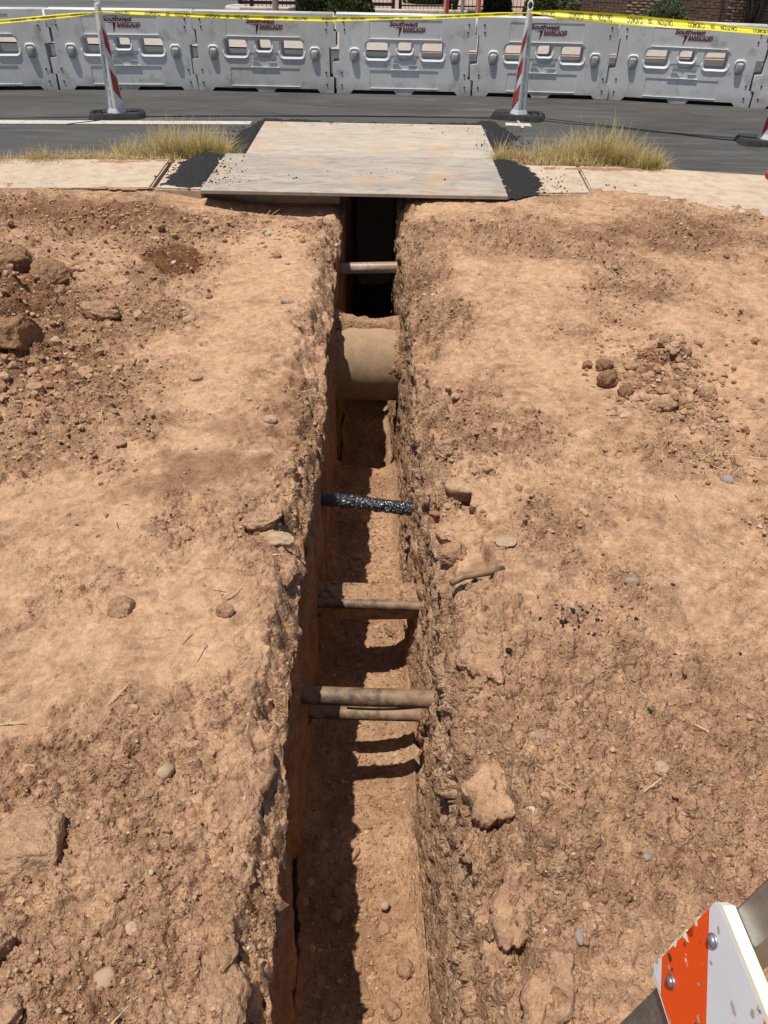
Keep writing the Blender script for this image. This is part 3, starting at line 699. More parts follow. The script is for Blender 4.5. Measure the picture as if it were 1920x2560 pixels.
# ------------------------------------------------------------------ loose things scattered as uncountable stuff
def scatter(name, n_list, pos_fn, mat, label, seed, tone_fn=None, sink=.35, par=None):
    rs = np.random.RandomState(seed); parts_v, parts_t, tones = [], [], []; off = 0
    for n, sub, smin, smax, pw in n_list:
        v0, t0 = ICO[sub]; pos = pos_fn(rs, n); n = len(pos)
        s = smin + (smax - smin) * rs.rand(n) ** pw
        v = v0[None] * (1 + .28 * rs.normal(size=(n, len(v0), 1)) * (.8 if sub == 1 else .45))
        v = v * (s[:, None, None] * (.65 + .7 * rs.rand(n, 1, 3)))
        v[..., 2] *= .72
        a = rs.rand(n) * 6.283; c, sn = np.cos(a)[:, None], np.sin(a)[:, None]
        x = v[..., 0] * c - v[..., 1] * sn; y = v[..., 0] * sn + v[..., 1] * c
        V = np.stack([x + pos[:, :1], y + pos[:, 1:2], v[..., 2] + (pos[:, 2] + s * (.5 - sink))[:, None]], -1)
        parts_v.append(V.reshape(-1, 3)); parts_t.append((t0[None] + (np.arange(n) * len(v0))[:, None, None] + off).reshape(-1, 3)); off += n * len(v0)
        tones.append(np.repeat(rs.rand(n), len(v0)))
    me = np_mesh(name, np.vstack(parts_v), None, np.vstack(parts_t), smooth=False)
    set_attr(me, 'tone', np.concatenate(tones))
    o = obj(name, me, mat, par); 
    if not par: tag(o, label, name.replace('_', ' ').split()[-1], None, 'stuff')
    else: o['kind'] = 'stuff'
    return o
def ground_pos(rs, n):
    k = n * 4
    Y = .45 + 5.55 * rs.rand(k) ** 1.45; zc = Y * .785 + 1.07; X = (rs.rand(k) * 2 - 1) * (.58 * zc + .1)
    ok = (X < xl(Y) - .01) | (X > xr(Y) + .01)
    m = rough_mask(X, Y) + .35 * fbm(X * 3, Y * 3, 0., 3, .6, 91)
    ok &= rs.rand(k) < np.clip((m - .35) * 1.5, .04, 1)
    X, Y = X[ok][:n], Y[ok][:n]
    return np.stack([X, Y, G(X, Y)], 1)
scatter('loose_gravel', [(14000, 1, .0014, .0055, 2.2), (900, 2, .003, .009, 2.6), (40, 2, .009, .020, 2.2)], ground_pos, 'gravel', 'loose brown gravel and crumbs scattered over the dirt', 5)
def far_pos(rs, n):
    k = n * 4; Y = 2.0 + 3.95 * rs.rand(k); zc = Y * .785 + 1.07; X = (rs.rand(k) * 2 - 1) * (.58 * zc + .1)
    ok = (X < xl(Y) - .01) | (X > xr(Y) + .01); m = rough_mask(X, Y) + .5 * fbm(X * 3, Y * 3, 0., 4, .6, 93)
    ok &= rs.rand(k) < np.clip((m - .45) * 1.8, .02, 1); X, Y = X[ok][:n], Y[ok][:n]
    return np.stack([X, Y, G(X, Y)], 1)
scatter('earth_crumbs', [(6500, 1, .0035, .012, 2.2), (650, 2, .008, .020, 2.6)], far_pos, 'gravel', 'crumbs of loose earth over the farther part of the banks', 16)
def heap_pos(rs, n):
    c = rs.randint(4, size=n); q = np.array([(-2.15, 4.0, .5, .6), (-1.75, 3.1, .4, .32), (1.32, 3.2, .20, .28), (-1.5, 5.3, .8, .35)])[c]
    X = q[:, 0] + rs.normal(size=n) * q[:, 2] * .7; Y = np.clip(q[:, 1] + rs.normal(size=n) * q[:, 3] * .7, .5, 5.9)
    ok = (X < xl(Y) - .02) | (X > xr(Y) + .02); X, Y = X[ok], Y[ok]
    return np.stack([X, Y, G(X, Y)], 1)
scatter('spoil_crumbs', [(3500, 1, .004, .014, 2.0), (700, 2, .010, .030, 2.2)], heap_pos, 'gravel', 'crumbly lumps of earth on the spoil heaps beside the trench', 15)
def floor_pos(rs, n):
    Y = .7 + 3.6 * rs.rand(n) ** 1.3; s = rs.rand(n); X = (xl(Y) - .01) * (1 - s) + xfr(Y) * s
    Z = zfloor(Y) + .045 * fbm(X * 1.5, Y * 2.3, 0., 2, .5, 67) + .05 * np.abs(2 * s - 1) ** 3 + .018 * fbm(X * 5, Y * 5, 0., 3, .55, 61)
    return np.stack([X, Y, Z + .004], 1)
scatter('trench_rubble', [(3600, 1, .002, .008, 2.2), (260, 2, .005, .016, 2.6), (26, 2, .012, .028, 1.8)], floor_pos, 'gravel', 'loose stones and crumbs on the trench floor', 6)
def crumb_pos(rs, n):
    c = [(-1.45, 6.6, .16, .42, .182), (-1.35, 6.35, .3, .2, .182), (-.3, 6.7, .6, .35, .182), (1.30, 6.5, .2, .3, .152), (1.7, 6.7, .35, .25, .152), (.95, 8.5, .10, .5, .035), (.6, 9.1, .4, .25, .035), (-.3, 9.3, 1.0, .12, .035), (1.35, 8.9, .12, .5, .002), (-1.7, 8.8, .12, .4, .002), (-1.85, 6.8, .1, .3, .152)]
    out = []
    w = [5, 1.4, .8, 4, 1, 3, .8, 2.5, 4, 4, 2]; w = np.array(w) / sum(w)
    for q, ww in zip(c, w):
        m = int(n * ww) + 1; out.append(np.stack([q[0] + rs.normal(size=m) * q[2] * .6, q[1] + rs.normal(size=m) * q[3] * .6, np.full(m, q[4])], 1))
    P = np.vstack(out); x, y = P[:, 0], P[:, 1]
    on_near = (x > -1.47) & (x < .9) & (y > 6.09) & (y < 7.22); on_far = (x > -1.4) & (x < 1.0) & (y >= 7.25) & (y < 9.34)
    z = np.where(on_near, .182, np.where(on_far, .034, np.where(y < 7.1, .151, .001)))
    ok = y > 6.25; ok |= on_near
    return np.stack([x, y, z], 1)[ok]
scatter('asphalt_crumbs', [(700, 1, .003, .010, 2.6)], crumb_pos, 'cold_mix', 'black asphalt crumbs strewn around the steel plates', 8, sink=.1)
def tar_pos(rs, n):
    X = np.concatenate([.605 + rs.normal(size=n) * .05, .60 + rs.rand(n // 6) * .5]); Y = np.concatenate([1.66 + rs.normal(size=n) * .05, 1.2 + rs.rand(n // 6) * .7])
    return np.stack([X, Y, G(X, Y)], 1)
scatter('tar_crumbs', [(60, 1, .003, .009, 2.)], tar_pos, 'cold_mix', 'small black tar crumbs on the dirt right of the trench', 9)

def straw_bits():
    rs = np.random.RandomState(4); V, Q, T = [], [], []; n = 0
    spots = [(1.5, 5.6, .7, .3, 240), (1.345, 2.546, .07, .05, 26), (.4, 5.4, .5, .3, 60), (-2.2, 5.9, .8, .2, 90), (.9, 2.6, 1.0, 1.6, 60), (-.8, 2, .8, 1.4, 40)]
    for cx, cy, sx, sy, k in spots:
        x = cx + rs.normal(size=k) * sx; y = np.clip(cy + rs.normal(size=k) * sy, .5, 6.0)
        ok = (x < xl(y) - .03) | (x > xr(y) + .03); x, y = x[ok], y[ok]; z = G(x, y) + .006
        for a, b, c in zip(x, y, z):
            L = .02 + .06 * rs.rand(); th = rs.rand() * 6.28; w = .0016
            dx, dy = math.cos(th) * L, math.sin(th) * L; px, py = -math.sin(th) * w, math.cos(th) * w; up = rs.rand() * .03
            V += [(a - px, b - py, c), (a + px, b + py, c + .002), (a + dx + px, b + dy + py, c + up), (a + dx - px, b + dy - py, c + up)]
            Q.append((n, n + 1, n + 2, n + 3)); n += 4
    o = obj('dry_straw', np_mesh('dry_straw', np.array(V), np.array(Q), None, False), 'straw'); tag(o, 'thin bits of dry straw lying on the dirt', 'straw', None, 'stuff')
straw_bits()

# ------------------------------------------------------------------ stones and clods one can pick out
def gz(x, y): return float(G(np.array([x]), np.array([y]))[0])
def stone(name, x, y, dims, mat, label, seed, rot=0, sub=4, ang=.3, rough=.12, cat='stone', sink=.35, z=None, group='single stones on the dirt'):
    me_ = rock_mesh(dims, seed, sub, ang, rough)
    if mat in ('stone_brown', 'boulder', 'stone_dark'): set_attr(me_, 'soil', np.tile(np.array([.35 + .45 * ((seed * 37) % 10) / 10, .5 if mat == 'stone_dark' else .05, .6, 1]), (len(me_.vertices), 1)), True); mat = 'dirt'
    o = obj(name, me_, mat, None, (x, y, (gz(x, y) if z is None else z) + dims[2] * (1 - 2 * sink)), (random.uniform(-.2, .2), random.uniform(-.2, .2), rot))
    return tag(o, label, cat, group)
stone('boulder', -.82, .89, (.092, .098, .055), 'boulder', 'large round half-buried boulder at the lower left edge', 1, .9, 5, .22, .12, 'rock', .45)
stone('dirt_clod', -1.74, 3.27, (.13, .12, .105), 'stone_dark', 'big dark red clod on the left, nearest of the spoil clods', 2, .3, 5, .62, .16, 'clod', .40)
stone('dirt_clod', -1.83, 3.02, (.12, .10, .08), 'stone_brown', 'brown clod leaning on the big dark clod at the left edge', 22, 1.3, 5, .6, .16, 'clod', .38)
stone('rock', -1.53, 3.80, (.155, .085, .065), 'stone_brown', 'long flat-topped brown rock lying below the left spoil heap', 3, -.15, 5, .5, .16, 'rock', .3)
stone('dirt_clod', -1.93, 4.16, (.13, .10, .09), 'stone_dark', 'dark clod at the foot of the left spoil heap, above the long rock', 4, .9, 5, .6, .16, 'clod', .40)
stone('dirt_clod', -2.13, 4.22, (.10, .09, .08), 'stone_dark', 'smaller dark clod to the left of the heap-foot clod', 44, .2, 5, .6, .16, 'clod', .40)
stone('stone', -1.34, 3.86, (.045, .035, .028), 'stone_pale', 'small pale stone touching the right end of the long rock', 5, .3)
stone('stone', -.50, 2.79, (.034, .027, .019), 'stone_pale', 'whitish smooth stone beside the left trench shoulder', 6, -.5, 4, .12, .05)
stone('stone', -.575, 4.10, (.042, .027, .020), 'stone_pale', 'pale oval stone high up near the left trench edge', 7, .1, 4, .12, .05)
stone('stone', -1.08, 3.83, (.042, .030, .022), 'stone_pale', 'rounded tan stone between the long rock and the trench', 8, .6, 4, .15, .06)
stone('stone', -1.36, 3.50, (.034, .03, .024), 'stone_dark', 'small dark stone right of the long rock, nearer the camera', 81, .6, 3)
stone('stone', -1.03, 4.15, (.022, .020, .018), 'stone_dark', 'tiny dark pebble above the rounded tan stone', 82, .2, 3)
stone('rock', -.815, 1.67, (.055, .045, .036), 'stone_brown', 'angular brown rock in the middle of the left bank', 9, .5, 4, .5)
stone('stone', -.49, 1.65, (.030, .026, .022), 'stone_brown', 'fist-sized brown stone between the angular rock and the trench', 10, .2)
stone('dirt_clod', -.45, 2.11, (.090, .055, .045), 'stone_brown', 'large clod broken from the left trench lip', 11, .2, 5, .55, .18, 'clod', .36)
stone('dirt_clod', -.37, 2.02, (.060, .040, .032), 'stone_pale', 'pale flat clod hanging on the left trench lip, below the large one', 12, -.2, 4, .4, .2, 'clod', .3)
stone('rock', -.315, .665, (.026, .045, .028), 'stone_brown', 'upright brown rock near the left trench edge at the bottom', 13, .1, 4, .5, .2, 'rock', .3)
stone('stone', -.56, .62, (.028, .024, .016), 'stone_pale', 'tan pebble left of the upright brown rock', 14, .4, 3)
stone('dirt_clod', -.90, .80, (.04, .035, .03), 'stone_brown', 'brown clod just below the large boulder', 15, .4, 4, .4, .3, 'clod')
stone('dirt_clod', -.80, .66, (.038, .034, .028), 'stone_brown', 'lumpy clod in the lower left, under the boulder', 16, .8, 4, .4, .3, 'clod')
stone('dirt_clod', -.72, .53, (.042, .028, .026), 'stone_brown', 'clod at the very bottom left of the bank', 17, .8, 4, .4, .3, 'clod')
stone('stone', -.545, 1.09, (.024, .020, .017), 'stone_pale', 'tan stone among gravel beside the left trench lip', 18, .8, 3)
stone('stone', 1.04, 3.18, (.052, .045, .046), 'stone_dark', 'roundest and largest dark clod at the foot of the right mound', 19, .3, 4, .2, .14, 'clod', .2)
stone('dirt_clod', 1.06, 3.34, (.05, .042, .038), 'stone_dark', 'dark clod just above the roundest one by the right mound', 20, .9, 4, .25, .2, 'clod', .25)
stone('dirt_clod', .985, 3.36, (.026, .024, .022), 'stone_dark', 'smallest dark clod, leftmost by the right mound', 21, .9, 3, .25, .2, 'clod', .2)
stone('dirt_clod', 1.11, 3.10, (.048, .04, .034), 'stone_dark', 'dark clod under the roundest one by the right mound', 23, .9, 4, .3, .25, 'clod', .3)
stone('dirt_clod', 1.26, 2.98, (.068, .045, .036), 'stone_brown', 'wide brown clod below the right mound', 24, .2, 4, .3, .2, 'clod', .3)
stone('dirt_clod', 1.49, 3.10, (.05, .045, .036), 'stone_brown', 'brown clod on the right flank of the right mound', 25, .2, 4, .35, .25, 'clod', .3)
stone('dirt_clod', 1.36, 3.42, (.045, .04, .032), 'stone_brown', 'brown clod on the crest of the right mound', 26, .5, 4, .35, .25, 'clod', .3)
stone('stone', .83, 1.83, (.026, .015, .013), 'stone_grey', 'smooth grey oval pebble on the right bank, by the tar crumbs', 27, .0, 4, .1, .04)
stone('stone', .437, 1.235, (.023, .014, .012), 'stone_grey', 'smooth brown-grey pebble half-buried near the right trench lip', 28, -.2, 4, .1, .04)
stone('stone', .441, .712, (.010, .018, .010), 'stone_grey', 'upright blue-grey pebble left of the striped barricade', 29, .15, 4, .1, .04)
stone('stone', .732, 1.13, (.022, .020, .016), 'stone_pale', 'pale chipped stone on the right bank', 30, .5, 4, .4, .1)
stone('stone', .64, .90, (.012, .010, .009), 'stone_grey', 'small grey pebble right of the broken ledge', 31, .5, 3, .2, .06)
stone('stone', 1.36, 2.44, (.026, .03, .02), 'stone_grey', 'grey stone under the dry straw tuft on the right', 32, .5, 4, .3, .06)
stone('asphalt_lump', .888, 1.447, (.022, .015, .009), 'cold_mix', 'black flake of asphalt lying on the right bank', 33, -.4, 3, .4, .2, 'asphalt lump', .2)
stone('asphalt_lump', .38, 1.508, (.011, .010, .008), 'cold_mix', 'small black asphalt lump near the right trench lip', 34, .0, 3, .3, .2, 'asphalt lump', .2)
stone('dirt_clod', .25, 2.06, (.058, .045, .045), 'stone_brown', 'clod under the overhanging crust on the right lip', 36, .3, 5, .45, .16, 'clod', .36, .02)
stone('dirt_clod', .25, 2.60, (.06, .05, .045), 'stone_brown', 'brown clod on the right shoulder above the pale crust', 37, .3, 5, .5, .16, 'clod', .44)
stone('stone', .06, .90, (.028, .034, .022), 'stone_brown', 'flat stone standing out on the sunlit trench floor', 39, .5, 4, .35, .12, 'stone', .35, -.885)
stone('stone', .10, 1.02, (.030, .034, .024), 'stone_brown', 'largest rounded stone on the trench floor', 40, .5, 4, .3, .12, 'stone', .35, -.885)
stone('stone', .03, 1.22, (.020, .018, .016), 'stone_pale', 'pale stone on the trench floor below the pipes', 41, .5, 3, .3, .12, 'stone', .35, -.885)
stone('dirt_clod', .05, 2.62, (.036, .036, .034), 'stone_brown', 'cube-like clod on the trench floor under the wrapped pipe', 42, .5, 4, .45, .12, 'clod', .35, -.985)
stone('stone', .435, 2.03, (.045, .035, .008), 'stone_pale', 'thin pale flake of crust broken off by the right lip', 43, .4, 4, .4, .12)

# ------------------------------------------------------------------ pipes across the trench
def pipe(name, p0, p1, r, mat, label, cat='pipe', seg=28, bow=0.0, noise=0.0, n=40, group='pipes crossing the trench'):
    p0, p1 = Vector(p0), Vector(p1); mid = (p0 + p1) / 2
    pts = [p0.lerp(p1, i / (n - 1)) - mid - Vector((0, 0, bow * (1 - (2 * i / (n - 1) - 1) ** 2))) for i in range(n)]
    o = obj(name, tube(pts, r, seg, noise, 3, True, 70 if mat == 'wrap' else 30), mat, None, mid); return tag(o, label, cat, group)
pipe('pale_pipe', (-.62, 5.94, -.37), (.35, 5.98, -.345), .044, 'pale_pipe' if 'pale_pipe' in M else 'pipe_pale', 'pale glossy pipe deep in the trench just in front of the plates')
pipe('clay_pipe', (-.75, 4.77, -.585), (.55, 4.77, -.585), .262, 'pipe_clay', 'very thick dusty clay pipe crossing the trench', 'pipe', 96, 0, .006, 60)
soil_saddle('soil_ledge', 4.77, -.585, .262, 15, 101, -.46, .26, .10, .034, 201)
soil_saddle('soil_ledge', 4.77, -.585, .262, 88, 205, -.46, -.17, .12, -.03, 207, 40, 60, one=-1)
soil_saddle('soil_ledge', 4.77, -.585, .262, 80, 185, -.03, .20, .12, -.015, 211, 40, 60, one=1)

wp = pipe('wrapped_pipe', (-.34, 2.83, -.305), (.2, 2.80, -.35), .031, 'wrap', 'shiny black plastic-wrapped pipe crossing the trench', 'pipe', 48, 0, .22, 260)
sl = []
for i in range(60):
    f = i / 59; p = Vector((-.27, .005, .02)).lerp(Vector((-.14, .002, .012)), f); sl.append(p)
obj('wrap_end', tube(sl, [.0345 + .003 * math.sin(i * 1.7) - .004 * (i / 59) for i in range(60)], 36, .14, 5), 'wrap', wp)
pipe('brown_pipe', (-.45, 2.335, -.505), (.3, 2.33, -.515), .0215, 'pipe_dark', 'thin dark dusty pipe under a ledge of soil, midway along the trench')
pipe('black_pipe', (-.45, 1.715, -.345), (.35, 1.71, -.355), .033, 'pipe_dark', 'thicker of the two close dusty pipes, upper one nearest the camera', bow=.004)
pipe('black_pipe', (-.45, 1.86, -.645), (.35, 1.86, -.65), .027, 'pipe_brown', 'thinner dusty pipe lying just below the thick one nearest the camera')
w = pipe('tracer_wire', (-.12, 1.70, -.402), (.16, 1.69, -.372), .004, 'pipe_brown', 'thin wire drooping along the underside of the near thick pipe', 'wire', 8, .012, 0, 20, 'wires and roots in the trench bank')
# soil ledge behind the thin pipe
def soil_block(name, x0, x1, y0, y1, z0, z1, seed):
    nu, nv = 70, 50; s = np.linspace(0, 1, nu); a = np.linspace(0, 1, nv); Aa, Ss = np.meshgrid(a, s, indexing='ij')
    # profile: front face up, over the top, down the back
    prof = np.array([(y0, z0), (y0 - .008, z0 + (z1 - z0) * .6), (y0 + .012, z1 - .008), (y0 + .05, z1), (y1 - .02, z1 - .004), (y1, z1 - .04), (y1 + .01, z0)])
    tt = np.linspace(0, 1, len(prof)); PY = np.interp(Aa, tt, prof[:, 0]); PZ = np.interp(Aa, tt, prof[:, 1])
    X = x0 + (x1 - x0) * Ss; sag = .018 * (1 - (2 * Ss - 1) ** 2)
    n = .020 * fbm(X * 9, PY * 9, PZ * 9, 5, .62, seed) + .03 * bumps(X, PY + PZ, .05, .4, 5)
    V = np.stack([X, PY - n, PZ - sag + n], -1).reshape(-1, 3)
    me = np_mesh(name, V, grid_faces(nv, nu)[:, ::-1]); set_attr(me, 'soil', np.tile(np.array([.5, .08, .8, 1]), (len(V), 1)), True)
    return obj(name, me, 'dirt', dirt)
soil_block('soil_ledge', -.42, .22, 2.345, 2.475, -.60, -.475, 301)
st = obj('root_stub', tube([(.225, 1.80, .135), (.27, 1.825, .142), (.33, 1.85, .137), (.41, 1.895, .115)], [.011, .0125, .013, .012], 14, .10, 9), 'pipe_brown')
tag(st, 'short grey-brown stub of cable sticking out over the right trench shoulder', 'cable', 'wires and roots in the trench bank')

# crust slabs broken loose along both lips (parts of the dirt)
def crust(cx, cy, rx, ry, th, rot, tx, ty, seed, dz=.0, pale=.8):
    nt, nr_ = 96, 26; th_ = np.linspace(0, 2 * math.pi, nt, endpoint=False)
    rad = 1 + .30 * fbm(np.cos(th_) * 1.3, np.sin(th_) * 1.3, 0., 4, .6, seed) + .10 * chunks(np.cos(th_), np.sin(th_), .45, seed % 40)[0]
    R_, T_ = [], []
    rows = np.concatenate([np.linspace(.02, 1, nr_), np.array([1.01, .99, .96, .92, .86])]); drop = np.concatenate([np.zeros(nr_), np.array([.15, .4, .65, .85, 1.0])])
    rr, tt = np.meshgrid(rows, th_, indexing='ij'); dd = np.broadcast_to(drop[:, None], rr.shape)
    x = rr * np.cos(tt) * rad * rx; y = rr * np.sin(tt) * rad * ry
    jag = .006 * fbm(x * 40 + 3, y * 40, dd * 3, 3, .6, seed + 1) * sstep(.0, .1, dd); x, y = x * (1 + jag / rx), y * (1 + jag / ry)
    c, sn = math.cos(rot), math.sin(rot); X, Y = cx + x * c - y * sn, cy + x * sn + y * c
    Z = np.interp(0, [0], [0]) + (X - cx) * tx + (Y - cy) * ty - dd * th - .012 * sstep(.8, 1.0, rr) ** 2
    ck = np.abs(fbm(X * 7, Y * 7, 2.2, 3, .55, 44 + seed)); top = dd < .01
    Z = Z + np.where(top, -.020 * (1 - sstep(.004, .03, ck)) + .005 * fbm(X * 22, Y * 22, 0., 4, .65, seed) + .006 * chunks(X, Y, .03, seed % 30)[0], 0)
    Z = Z + gz(cx, cy) + dz
    V = np.stack([X, Y, Z], -1).reshape(-1, 3); n = len(rows); i, j = np.meshgrid(np.arange(n - 1), np.arange(nt), indexing='ij'); j2 = (j + 1) % nt
    q = np.stack([i * nt + j, (i + 1) * nt + j, (i + 1) * nt + j2, i * nt + j2], -1).reshape(-1, 4)
    me = np_mesh('crust_slab', V, q); P_ = np.where(top, pale, .35) + .25 * fbm(X * 12, Y * 12, 0., 3, .6, seed + 9)
    set_attr(me, 'soil', np.stack([np.clip(P_, 0, 1), np.where(top, 0, .22), np.where(top, .35, 1.), np.ones_like(P_)], -1).reshape(-1, 4), True)
    return obj('crust_slab', me, 'dirt', dirt)
rs_ = random.Random(12)
crust(.45, 2.44, .20, .17, .075, .2, -.02, .03, 1, .006, .95); crust(.31, 2.20, .10, .09, .06, .5, .16, .05, 2, .02, .8); crust(.50, 2.72, .16, .12, .05, .9, .05, .0, 3, .006, .9)
crust(.30, 1.10, .075, .085, .07, .1, .25, .0, 4, .015, .6); crust(.345, .83, .055, .12, .06, -.35, .22, -.05, 5, .012, .55); crust(.30, 1.52, .06, .10, .05, .3, .18, .0, 6, .01, .6)
crust(.36, .60, .05, .10, .05, -.4, .25, .0, 7, .012, .5); crust(.27, 3.3, .07, .16, .06, .2, .30, .0, 9, .0, .6)
for yy, sz, el in ((.60, .05, 1.6), (.86, .035, 1.2), (1.06, .06, 2.0), (1.52, .045, 1.3), (1.92, .07, 1.5), (2.42, .06, 2.2)):
    crust(float(xl(np.array([yy]))[0]) - .055 - rs_.random() * .07, yy, sz, sz * el, .05 + .02 * rs_.random(), rs_.uniform(-.4, .4), -.30, rs_.uniform(-.1, .1), 20 + int(yy * 10), .002, rs_.uniform(.4, .8))
for yy, sz, el in ((.74, .04, 1.8), (1.30, .05, 1.4), (1.80, .05, 1.6), (2.02, .035, 1.2), (2.85, .05, 2.2), (4.3, .07, 2.4)):
    crust(float(xr(np.array([yy]))[0]) + .05 + rs_.random() * .09, yy, sz, sz * el, .05 + .02 * rs_.random(), rs_.uniform(-.4, .4), .30, rs_.uniform(-.1, .1), 50 + int(yy * 10), .002, rs_.uniform(.4, .8))
# soil and dust washed over the gutter and the sidewalk edges
def dust(poly, z, h, seed, pale, mo=.0, wob=.12, step=.02):
    px = [p[0] for p in poly]; py = [p[1] for p in poly]
    X, Y = np.meshgrid(np.arange(min(px) - .15, max(px) + .15, step), np.arange(min(py) - .15, max(py) + .15, step))
    d = in_poly(X, Y, poly) + wob * fbm(X * 3.5, Y * 5, 0., 5, .65, seed)
    Z = z - .003 + h * sstep(0, .12, d) * (.6 + .5 * fbm(X * 9, Y * 9, 0., 4, .6, seed + 1)) + .02 * bumps(X, Y, .04, .3, 12) * sstep(0, .06, d)
    f = grid_faces(*X.shape); f = f[(d > -.01).ravel()[f].all(1)]; used = np.unique(f); idx = -np.ones(X.size, int); idx[used] = np.arange(len(used))
    me = np_mesh('washed_soil', np.stack([X, Y, Z], -1).reshape(-1, 3)[used], idx[f])
    set_attr(me, 'soil', np.tile(np.array([pale, mo, .7, 1]), (len(used), 1)), True)
    o = obj('washed_soil', me, 'dirt'); o['kind'] = 'structure'; return o
dust([(-5.0, 6.75), (-3.4, 6.95), (-1.95, 7.10), (-1.62, 7.12), (-1.62, 7.62), (-2.3, 7.75), (-3.4, 7.35), (-5.0, 7.0)], .0, .13, 3, .35, .3)
dust([(.95, 7.14), (1.66, 7.16), (2.5, 7.10), (2.62, 7.45), (2.2, 7.85), (1.3, 7.85), (.98, 7.7)], .0, .13, 5, .35, .25)
dust([(-2.6, 6.88), (-1.95, 6.98), (-1.97, 7.10), (-2.7, 7.0)], .15, .018, 7, .6, .1, .06); dust([(1.3, 6.98), (2.2, 7.0), (2.3, 7.16), (1.3, 7.16)], .15, .018, 9, .5, .2, .06)
dust([(-3.4, 6.08), (-2.2, 6.16), (-1.9, 6.20), (-1.9, 6.24), (-3.4, 6.13)], .15, .02, 11, .5, .1, .07); dust([(1.1, 6.27), (1.6, 6.30), (2.1, 6.16), (2.8, 5.80), (2.85, 5.86), (2.15, 6.22), (1.1, 6.33)], .15, .02, 13, .55, .1, .07)

# ------------------------------------------------------------------ grass tufts in the gutter
def grass(name, spots, n, label, seed):
    rs = np.random.RandomState(seed); V, Q, tone = [], [], []; k = 0
    w = np.array([s[4] for s in spots], float); w /= w.sum()
    for i in range(n):
        s = spots[rs.choice(len(spots), p=w)]
        x = s[0] + rs.normal() * s[2] * .5; y = s[1] + rs.normal() * s[3] * .5
        d2 = ((x - s[0]) / s[2]) ** 2 + ((y - s[1]) / s[3]) ** 2
        L = s[5] * (.35 + .75 * rs.rand()) * math.exp(-.35 * d2); th = rs.rand() * 6.283; bend = (.25 + 1.0 * rs.rand()) * (1.8 if rs.rand() < .35 else 1)
        lx, ly = math.cos(th), math.sin(th); wd = .0016 + .0022 * rs.rand(); px, py = -ly * wd, lx * wd
        tn = min(1, max(0, rs.normal() * .22 + s[6])); z0 = s[7]
        p = np.array([x, y, z0]); d = np.array([lx * .25 * bend, ly * .25 * bend, 1.0]); nseg = 4
        for j in range(nseg + 1):
            f = j / nseg; ww = 1 - f * .85
            V += [(p[0] - px * ww, p[1] - py * ww, p[2]), (p[0] + px * ww, p[1] + py * ww, p[2])]; tone += [min(1, tn + f * .25)] * 2
            d = d + np.array([lx, ly, -.45 * bend]) * .30 * bend; dd = d / np.linalg.norm(d); p = p + dd * L / nseg; p[2] = max(p[2], z0 + .004)
        for j in range(nseg): Q.append((k + 2 * j, k + 2 * j + 1, k + 2 * j + 3, k + 2 * j + 2))
        k += 2 * (nseg + 1)
    me = np_mesh(name, np.array(V), np.array(Q), None, True); set_attr(me, 'tone', tone)
    return tag(obj(name, me, 'grass'), label, 'grass', None, 'stuff')
grass('dry_grass', [(-1.75, 7.50, .24, .20, 4.6, .40, .45, .03), (-2.05, 7.52, .28, .22, 5.0, .42, .62, .03), (-2.4, 7.40, .26, .18, 2.2, .26, .5, .05), (-2.75, 7.12, .28, .10, 1.2, .14, .65, .12),
                    (-3.05, 7.02, .26, .12, 1.6, .20, .45, .10), (-3.4, 6.92, .26, .12, 1.4, .16, .6, .10), (-3.8, 6.92, .26, .14, 1.2, .18, .6, .08), (-2.4, 7.08, .7, .05, 1.6, .08, .85, .15), (-1.62, 7.62, .16, .18, 1.8, .34, .2, .02)], 6400, 'dry yellow-green grass along the kerb left of the plates', 3)
grass('dry_grass', [(1.55, 7.60, .36, .20, 3.2, .34, .58, .03), (1.84, 7.64, .26, .20, 3.6, .44, .54, .03), (2.06, 7.58, .22, .20, 3.2, .47, .50, .03), (2.26, 7.43, .18, .18, 2.4, .34, .45, .04), (2.36, 7.29, .12, .14, 1.8, .25, .66, .08),
                    (2.27, 7.15, .12, .10, 1.2, .18, .15, .15), (1.15, 7.60, .20, .10, 1.3, .28, .72, .03), (1.6, 7.28, .4, .07, 1.3, .16, .75, .12), (1.02, 7.66, .08, .06, .7, .30, .8, .03)], 6200, 'tall dry yellow grass clump along the kerb right of the plates', 4)
grass('dirt_edge_weeds', [(-2.35, 6.08, .22, .05, 2, .09, .35, .10), (-2.9, 6.05, .3, .05, 1, .06, .6, .08), (1.5, 6.2, .35, .08, 2.2, .05, .9, .11), (2.1, 6.0, .4, .1, 1.5, .05, .95, .11)], 520, 'sparse short weeds along the dirt edge of the sidewalk', 5)

# ------------------------------------------------------------------ text and curve helpers
_dg_cache = {}
def text_np(body, size=1.0, shear=0.0, spacing=1.0, line=1.0, offset=0.0):
    key = (body, size, shear, spacing, line, offset)
    if key in _dg_cache: return _dg_cache[key]
    cu = bpy.data.curves.new('t', 'FONT'); cu.body = body; cu.size = size; cu.shear = shear; cu.space_character = spacing; cu.space_line = line
    cu.align_x = 'CENTER'; cu.offset = offset; cu.resolution_u = 3
    o = bpy.data.objects.new('t', cu); C.objects.link(o)
    bpy.context.view_layer.update()
    me = bpy.data.meshes.new_from_object(o.evaluated_get(bpy.context.evaluated_depsgraph_get()))
    bm = bmesh.new(); bm.from_mesh(me); bmesh.ops.triangulate(bm, faces=bm.faces[:])
    v = np.array([tuple(x.co) for x in bm.verts]); t = np.array([[x.index for x in f.verts] for f in bm.faces]); bm.free()
    bpy.data.objects.remove(o); bpy.data.curves.remove(cu); bpy.data.meshes.remove(me)
    _dg_cache[key] = (v[:, :2], t); return _dg_cache[key]
